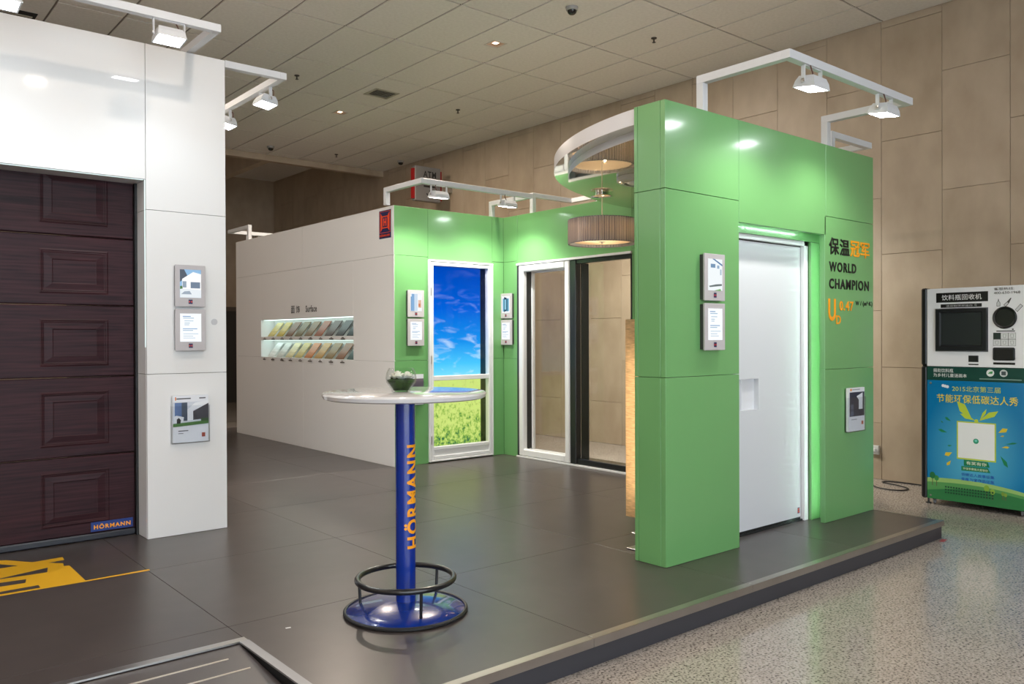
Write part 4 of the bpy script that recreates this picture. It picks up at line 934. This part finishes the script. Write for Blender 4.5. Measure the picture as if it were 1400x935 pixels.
b = lathe(bmesh.new(), [(.072, 0), (.090, 0), (.092, .008), (.084, .016), (.074, .012), (.070, .004), (0, .003)], (0, 0, 0), 40)
bmesh.ops.transform(b, matrix=Matrix.Translation((VX, 2.605, 1.508)) @ Matrix.Rotation(-PI/2, 4, 'Y'), verts=b.verts); obj('bottle_hole', b, mat('hole_black', (.012, .013, .013), .3), up_, smooth=True)
P = [((60, 60, 60), [(-2.668, 1.602), (-2.640, 1.602), (-2.640, 1.632), (-2.650, 1.648), (-2.652, 1.664), (-2.656, 1.664), (-2.658, 1.648), (-2.668, 1.632)]), ((205, 206, 208), [(-2.665, 1.605), (-2.643, 1.605), (-2.643, 1.631), (-2.651, 1.644), (-2.657, 1.644), (-2.665, 1.631)]),
     ((70, 70, 70), [(-2.617, 1.612), (-2.598, 1.596), (-2.574, 1.625), (-2.556, 1.668), (-2.562, 1.670), (-2.588, 1.640)]), ((205, 206, 208), [(-2.612, 1.612), (-2.599, 1.601), (-2.578, 1.627), (-2.588, 1.634)]),
     ((70, 70, 70), [(-2.53, 1.57), (-2.512, 1.552), (-2.47, 1.60), (-2.49, 1.618)]), ((205, 206, 208), [(-2.526, 1.570), (-2.513, 1.557), (-2.475, 1.600), (-2.490, 1.613)])]
for i in range(3):
    for j in range(2):
        a, c = -2.694+.057*i, 1.273+.055*j
        P += [((90, 92, 92), R(a, c, a+.057, c+.055)), ((36, 52, 48) if (i, j) == (0, 1) else (212, 214, 214), R(a+.002, c+.002, a+.055, c+.053))]
        if (i, j) != (0, 1): P += [((120, 122, 122), [(a+.020, c+.012), (a+.037, c+.012), (a+.041, c+.042), (a+.016, c+.042)]), ((218, 220, 220), [(a+.022, c+.014), (a+.035, c+.014), (a+.038, c+.040), (a+.019, c+.040)])]
P += [((50, 50, 50), R(-2.670, 1.392, -2.53, 1.400)), ((14, 14, 14), R(-2.888, 1.136, -2.808, 1.190)), ((40, 40, 40), R(-2.888, 1.110, -2.808, 1.120)), ((30, 30, 30), R(-2.694, 1.118, -2.529, 1.136)), ((60, 60, 60), R(-2.552, 1.405, -2.540, 1.416))]
print_polys('bottle_print', up_, mpV, P[:2]); print_polys('bottle_print', up_, mpV, P[2:4]); print_polys('bottle_print', up_, mpV, P[4:6])
print_polys('guide_grid_print', up_, mpV, P[6:-5], step=.00005)
for q in P[-5:]: print_polys('caption_print', up_, mpV, [q])
bm = BX(VX-.010, VX, 2.529, 2.694, 1.153, 1.260, bev=.009); sl = obj('receipt_slot', bm, mat('slot_black', (.02, .02, .021), .3), up_)
obj('slot_opening', BX(VX-.0115, VX-.0095, 2.542, 2.681, 1.168, 1.246), mat('slot_hole', (.003, .003, .003), .6), sl)
bm = bmesh.new(); box(bm, VX-.006, VX, 2.812, 2.884, 1.140, 1.186, bev=.002); obj('card_reader', bm, mat('slot_black'), up_)
print_polys('green_band', lo_, mpV, [((10, 66, 56), R(-VY1+.002, .972, -VY0-.002, 1.087))])
vm_text(lo_, '捐助饮料瓶', 3.176, 3.01, 1.040, 1.074, (232, 236, 234), .005); vm_text(lo_, '为乡村儿童送画本', 3.176, 2.90, 1.000, 1.032, (232, 236, 234), .005)
def disc(u, v, r, n=20): return [(u+r*math.cos(2*PI*k/n), v+r*math.sin(2*PI*k/n)) for k in range(n)]
print_polys('band_badges', lo_, mpV, [((225, 230, 228), disc(-2.716, 1.046, .030)), ((60, 150, 80), [(-2.735, 1.04), (-2.70, 1.04), (-2.697, 1.062), (-2.72, 1.055)]), ((200, 205, 204), disc(-2.614, 1.046, .030)), ((70, 80, 84), R(-2.631, 1.030, -2.597, 1.062)), ((120, 150, 140), R(-2.80, .990, -2.48, .999))], base=.003)
pm = bpy.data.materials.new('poster_blue'); pm.use_nodes = True
n_, l_, b_ = nodes(pm); b_.inputs['Roughness'].default_value = .22; b_.inputs['Coat Weight'].default_value = .5
tc = n_.new('ShaderNodeTexCoord'); mpn = n_.new('ShaderNodeMapping'); mpn.inputs['Location'].default_value = (0, .0, -.62); mpn.inputs['Scale'].default_value = (0, 2.0, 1.35)
vl = n_.new('ShaderNodeVectorMath'); vl.operation = 'LENGTH'; cr = n_.new('ShaderNodeValToRGB')
cr.color_ramp.elements[0].color = (*srgb(96, 186, 214), 1); cr.color_ramp.elements[1].color = (*srgb(14, 118, 172), 1); cr.color_ramp.elements[1].position = .85
l_.new(tc.outputs['Object'], mpn.inputs[0]); l_.new(mpn.outputs[0], vl.inputs[0]); l_.new(vl.outputs['Value'], cr.inputs[0]); l_.new(cr.outputs[0], b_.inputs['Base Color'])
print_polys('poster', lo_, mpV, [(pm, R(-VY1+.002, -.072, -VY0-.002, .970))], base=.0015)
hill1 = [(-3.230, -.072)] + [(-3.230+.82*k/20, .075+.075*math.sin(PI*(.15+.62*k/20))-.06*(k/20)) for k in range(20)] + [(-2.422, -.072)]
hill2 = [(-3.230, -.072)] + [(-3.230+.82*k/20, .055+.055*math.sin(PI*(.1+.7*k/20))-.05*(k/20)) for k in range(20)] + [(-2.422, -.072)]
hill3 = [(-3.230, -.072)] + [(-3.230+.82*k/20, .000+.05*math.sin(PI*k/20*.9)) for k in range(20)] + [(-2.422, -.072)]
def drop(u, v, L_, a, w):
    d = (math.cos(a), math.sin(a)); s = (-d[1], d[0])
    return [(u, v), (u+d[0]*L_*.6+s[0]*w, v+d[1]*L_*.6+s[1]*w), (u+d[0]*L_, v+d[1]*L_), (u+d[0]*L_*.7-s[0]*w, v+d[1]*L_*.7-s[1]*w)]
gcol, ycol, lime = (24, 128, 82), (214, 190, 50), (186, 206, 62)
print_polys('hill_print', lo_, mpV, [((150, 190, 110), hill1), ((84, 150, 84), hill2), ((44, 118, 66), hill3)], base=.0022, step=.0001)
print_polys('ribbon_print', lo_, mpV, [(lime, drop(-2.855, .640, .20, 2.25, .035)), (lime, drop(-2.835, .640, .13, 2.75, .02)), (lime, drop(-2.80, .640, .17, .55, .025)), (lime, drop(-2.80, .635, .12, 1.1, .012)), (lime, disc(-2.825, .635, .016))], base=.0024, step=.00005)
print_polys('gift_card_print', lo_, mpV, [(lime, R(-2.982, .300, -2.672, .626)), ((236, 238, 236), R(-2.972, .312, -2.683, .616)), ((40, 150, 110), disc(-2.828, .464, .022)), ((120, 205, 190), disc(-2.828, .468, .011))], base=.0027, step=.0001)
for c, a in ((gcol, (-3.03, .62, .06, 2.6, .012)), (gcol, (-3.06, .52, .08, 2.9, .014)), (gcol, (-3.09, .60, .03, 2.6, .006)), (gcol, (-3.02, .41, .04, 3.3, .008)), (ycol, (-3.02, .35, .07, 3.6, .02)), (ycol, (-3.03, .28, .06, 4.1, .014)),
     (ycol, (-2.655, .55, .08, .5, .02)), (ycol, (-2.63, .43, .06, .15, .010)), (ycol, (-2.64, .52, .03, .3, .006)), (gcol, (-2.64, .36, .11, -1.0, .016)), (gcol, (-2.60, .46, .09, .2, .008))):
    print_polys('leaf_print', lo_, mpV, [(c, drop(*a))], base=.0024)
for q in ([(-2.925, .246), (-2.72, .252), (-2.735, .296), (-2.925, .298)], [(-2.945, .203), (-2.715, .208), (-2.735, .246), (-2.945, .242)]): print_polys('banner_print', lo_, mpV, [(gcol, q)], base=.0026)
for (u, v, s_, c) in ((-3.185, .105, 1.0, (36, 112, 64)), (-3.15, .09, .8, (60, 140, 70)), (-2.745, .05, .9, (130, 170, 60)), (-2.70, .03, .8, (140, 176, 66)), (-2.62, .03, .55, (120, 150, 56)), (-2.60, .025, .5, (130, 160, 60))):
    print_polys('tree_print', lo_, mpV, [((96, 84, 60), R(u-.003, v-.06*s_, u+.003, v+.01)), (c, [(a_, v+.028*s_+(b__-v)*1.25) for a_, b__ in disc(u, v, .024*s_)])], base=.0027, step=.0001)
print_polys('cloud_print', lo_, mpV, [((225, 235, 240), disc(-3.095+.018*k, .925-.004*k, .013)) for k in range(3)], base=.0022)
o = print_polys('small_print', lo_, mpV, [((20, 70, 45), R(-3.08+.022*j, .038-.024*k, -3.08+.022*j+.015, .052-.024*k)) for k in range(3) for j in range(18)], base=.0030, step=.00001); o['kind'] = 'stuff'
vm_text(lo_, '2015北京第三届', 3.019, 2.638, .880, .928, (206, 214, 70), .0); vm_text(lo_, '节能环保低碳达人秀', 3.147, 2.505, .780, .852, (222, 206, 58), .008)
vm_text(lo_, '有奖有你', 2.905, 2.745, .258, .288, (235, 240, 220), .006); vm_text(lo_, '环保参赛有大奖等你', 2.93, 2.735, .213, .234, (230, 235, 200), .0)
vm_text(lo_, '低碳达人故事征集', 2.945, 2.685, .158, .186, (22, 74, 170), .004); vm_text(lo_, '变废为宝作品征集', 2.945, 2.685, .118, .146, (22, 74, 170), .004)
for y, z in ((3.20, .944), (2.445, .944), (3.20, -.045), (2.445, -.045)):
    b = lathe(bmesh.new(), [(.010, 0), (.008, .004), (0, .006)], (0, 0, 0), 12); bmesh.ops.transform(b, matrix=Matrix.Translation((VX-.002, y, z)) @ Matrix.Rotation(-PI/2, 4, 'Y'), verts=b.verts); obj('bolt', b, steel, vm)
for x, y in ((7.58, 3.20), (7.58, 2.50), (8.25, 3.20), (8.25, 2.50)):
    b = lathe(bmesh.new(), [(0, -.009), (.016, -.009), (.022, -.006), (.022, .006), (.016, .009), (0, .009)], (0, 0, 0), 16)
    bmesh.ops.transform(b, matrix=Matrix.Translation((x, y, HZ+.0225)) @ Matrix.Rotation(PI/2, 4, 'X'), verts=b.verts); w_ = obj('caster', b, mat('caster_grey', (.25, .25, .26), .35), vm)
    obj('caster_fork', BX(x-.012, x+.012, y-.014, y+.014, HZ+.038, -.070), rubber, w_)
for y in (3.245, 2.455):
    obj('levelling_foot', lathe(bmesh.new(), [(0, 0), (.024, 0), (.022, .008), (.008, .012), (.008, .06), (0, .06)], (7.56, y, HZ+.0005), 16), rubber, vm)

# ------------------------------------------------------------------ hall fittings
SY = 11.60; K_ = SY/11.95
sz = lambda z: EYE+(z-EYE)*K_
sg = thing('atm_sign', 'grey projecting wall sign with red edges reading ATM', 'sign', (7.9, SY, sz(3.735)))
obj('sign_face', BX(7.86*K_, 8.385*K_, SY, SY+.10, sz(3.735), sz(4.335), bev=.006), mat('sign_grey', (.20, .19, .185), .45), sg)
obj('red_edge', BX(7.828*K_, 7.862*K_, SY+.02, SY+.09, sz(3.77), sz(4.29)), mat('sign_red', srgb(150, 20, 24), .4), sg); obj('red_edge', BX(8.383*K_, 8.425*K_, SY+.02, SY+.09, sz(3.77), sz(4.29)), mat('sign_red'), sg)
obj('wall_bracket', BX(8.42*K_, WX, SY+.04, SY+.07, sz(3.95), sz(4.05)), steel, sg)
ms = lambda u, v, w: Vector((u*K_, SY-w, sz(v)))
lettering('lettering', sg, ms, 'ATM', 8.02, 8.29, 4.15, 4.26, black_txt, .02, lift=.003)
print_polys('arrow', sg, ms, [(black_txt, R(8.00, 4.10, 8.33, 4.112)), (black_txt, R(8.03, 3.98, 8.27, 4.01)), (black_txt, R(8.145, 3.80, 8.165, 3.93)), (black_txt, [(8.08, 3.865), (8.10, 3.88), (8.155, 3.81), (8.155, 3.785)]), (black_txt, [(8.23, 3.865), (8.21, 3.88), (8.155, 3.81), (8.155, 3.785)])])
ol = thing('wall_socket', 'white power socket on the stone wall beside the green wall', 'socket', (WX, 4.15, .13))
obj('plate', BX(WX-.030, WX, 4.105, 4.200, .130, .222, bev=.004), mat('socket_white', (.65, .64, .62), .4), ol)
obj('plug', BX(WX-.062, WX-.030, 4.125, 4.175, .158, .192, bev=.006), mat('plug_white', (.75, .75, .74), .4), ol)
cpts = [hit(x, y, 2, HZ+.006) for x, y in ((1180, 663), (1190, 660), (1196, 663), (1195, 666), (1191, 668.5))]
cab_pts = [(8.30, 4.25), (8.16, 4.10), (8.02, 3.98), (7.94, 3.92), (7.90, 3.84), (7.89, 3.74), (7.93, 3.66), (8.02, 3.64), (8.10, 3.68), (8.17, 3.80), (8.21, 3.93), (8.26, 4.00), (8.32, 3.97), (8.35, 3.85), (8.36, 3.6), (8.36, 3.33)]
def smooth_path(p, n=5):
    out = []
    for i in range(len(p)-1):
        a, b, c, d = Vector(p[max(i-1, 0)]), Vector(p[i]), Vector(p[i+1]), Vector(p[min(i+2, len(p)-1)])
        for k in range(n):
            t = k/n; out.append(.5*((2*b)+(c-a)*t+(2*a-5*b+4*c-d)*t*t+(3*b-a-3*c+d)*t**3))
    return out+[Vector(p[-1])]
tag(obj('power_cable', tube(bmesh.new(), smooth_path([(x, y, HZ+.0065) for x, y in cab_pts]), .006, 8), rubber, None, (8.2, 3.9, HZ), smooth=True), 'black power cable looping on the granite floor by the stone wall', 'cable')
# ceiling fittings
vt = thing('ceiling_vent', 'square louvred air vent in the tiled ceiling', 'vent', (VENT[0], VENT[1], CZ))
vent_m = mat('vent_beige', (.42, .39, .32), .5)
bm = bmesh.new(); vx, vy = VENT; rx, ry = .165, .150
box(bm, vx-rx-.015, vx-rx+.02, vy-ry-.015, vy+ry+.015, CZ-.006, CZ+.004); box(bm, vx+rx-.02, vx+rx+.015, vy-ry-.015, vy+ry+.015, CZ-.006, CZ+.004); box(bm, vx-rx, vx+rx, vy-ry-.015, vy-ry+.02, CZ-.006, CZ+.004); box(bm, vx-rx, vx+rx, vy+ry-.02, vy+ry+.015, CZ-.006, CZ+.004)
obj('vent_frame', bm, vent_m, vt)
for k in range(6):
    y = vy-.115+.046*k; bm = BX(-.145, .145, -.020, .020, -.001, .001)
    bmesh.ops.transform(bm, matrix=Matrix.Translation((vx, y, CZ+.006)) @ Matrix.Rotation(math.radians(38), 4, 'X'), verts=bm.verts); obj('louvre', bm, vent_m, vt)
ce_pocket = obj('duct_box', BX(vx-rx, vx+rx, vy-ry, vy+ry, CZ+.011, CZ+.0125), mat('duct_dark', (.01, .01, .01), .8), vt)
for i, (dx, dy) in enumerate(DL):
    t = thing('downlight', ('square recessed downlight between the smoke dome and the air vent', 'square recessed downlight beyond the air vent')[i], 'downlight', (dx, dy, CZ), 'square recessed ceiling downlights')
    bm = bmesh.new(); w = .085
    for a in ((dx-w-.008, dx-w+.006, dy-w-.008, dy+w+.008), (dx+w-.006, dx+w+.008, dy-w-.008, dy+w+.008), (dx-w, dx+w, dy-w-.008, dy-w+.006), (dx-w, dx+w, dy+w-.006, dy+w+.008)): box(bm, *a, CZ-.004, CZ+.002)
    obj('trim', bm, mat('downlight_trim', (.6, .55, .5), .4), t)
    bm = bmesh.new(); lo4 = [bm.verts.new((dx+s*w, dy+q*w, CZ+.001)) for s, q in ((-1, -1), (1, -1), (1, 1), (-1, 1))]; hi4 = [bm.verts.new((dx+s*.03, dy+q*.03, CZ+.011)) for s, q in ((-1, -1), (1, -1), (1, 1), (-1, 1))]
    for k in range(4): bm.faces.new((lo4[k], lo4[(k+1) % 4], hi4[(k+1) % 4], hi4[k]))
    obj('reflector', bm, mat('warm_reflector', (.75, .55, .42), .35, .6), t)
    obj('bulb', BX(dx-.028, dx+.028, dy-.028, dy+.028, CZ+.0085, CZ+.0105), emi((1, .70, .48), 6), t)
def sprinkler(x, y, label):
    t = thing('sprinkler', label, 'sprinkler', (x, y, CZ), 'ceiling sprinklers')
    obj('escutcheon', lathe(bmesh.new(), [(0, 0), (.032, 0), (.030, -.008), (.012, -.012), (0, -.012)], (x, y, CZ), 20), mat('bronze_dark', (.06, .05, .045), .4, .5), t)
    obj('nozzle', lathe(bmesh.new(), [(.008, -.012), (.008, -.045), (.020, -.047), (.020, -.050), (0, -.050)], (x, y, CZ), 14), mat('bronze_dark'), t)
k_ = (CZ-EYE)/(4.43-EYE)
for (x, y, lb) in ((4.28, 9.0, 'sprinkler in the ceiling left of the air vent'), (6.595, 8.985, 'sprinkler in the ceiling right of the air vent'), (6.618, 12.443, 'sprinkler near the stone beam at the ceiling end'), (6.579, 5.561, 'sprinkler in the ceiling above the green door wall')): sprinkler(x*k_, y*k_, lb)
def dome(x, y, label, dark=False):
    t = thing('dome_camera', label, 'dome camera', (x, y, CZ), 'ceiling dome cameras')
    obj('mount', lathe(bmesh.new(), [(0, 0), (.062, 0), (.060, -.028), (.050, -.034), (0, -.034)], (x, y, CZ), 28), mat('dome_grey', (.35, .34, .33), .4), t, smooth=True)
    obj('dome', lathe(bmesh.new(), [(.046, -.034), (.042, -.055), (.026, -.070), (0, -.075)], (x, y, CZ), 24), mat('dome_black', (.015, .015, .016), .1), t, smooth=True)
dome(5.378*k_, 5.529*k_, 'grey dome camera in the ceiling near the downlight'); dome(5.528*k_, 12.583*k_, 'grey dome camera close to the stone beam'); dome(7.722*k_, 12.2*k_, 'black dome camera in the ceiling above the ATM sign')
lv = thing('ceiling_slot_vent', 'dark slot vent in the ceiling above the tall white wall', 'vent', (hit(25, 22, 2, CZ).x, hit(25, 22, 2, CZ).y, CZ), )
p = hit(30, 20, 2, CZ); obj('vent_frame', BX(p.x-.25, p.x+.12, p.y-.12, p.y+.2, CZ-.006, CZ-.001), mat('duct_dark'), lv); obj('louvre', BX(p.x-.22, p.x+.09, p.y-.02, p.y+.02, CZ-.010, CZ-.006), vent_m, lv)
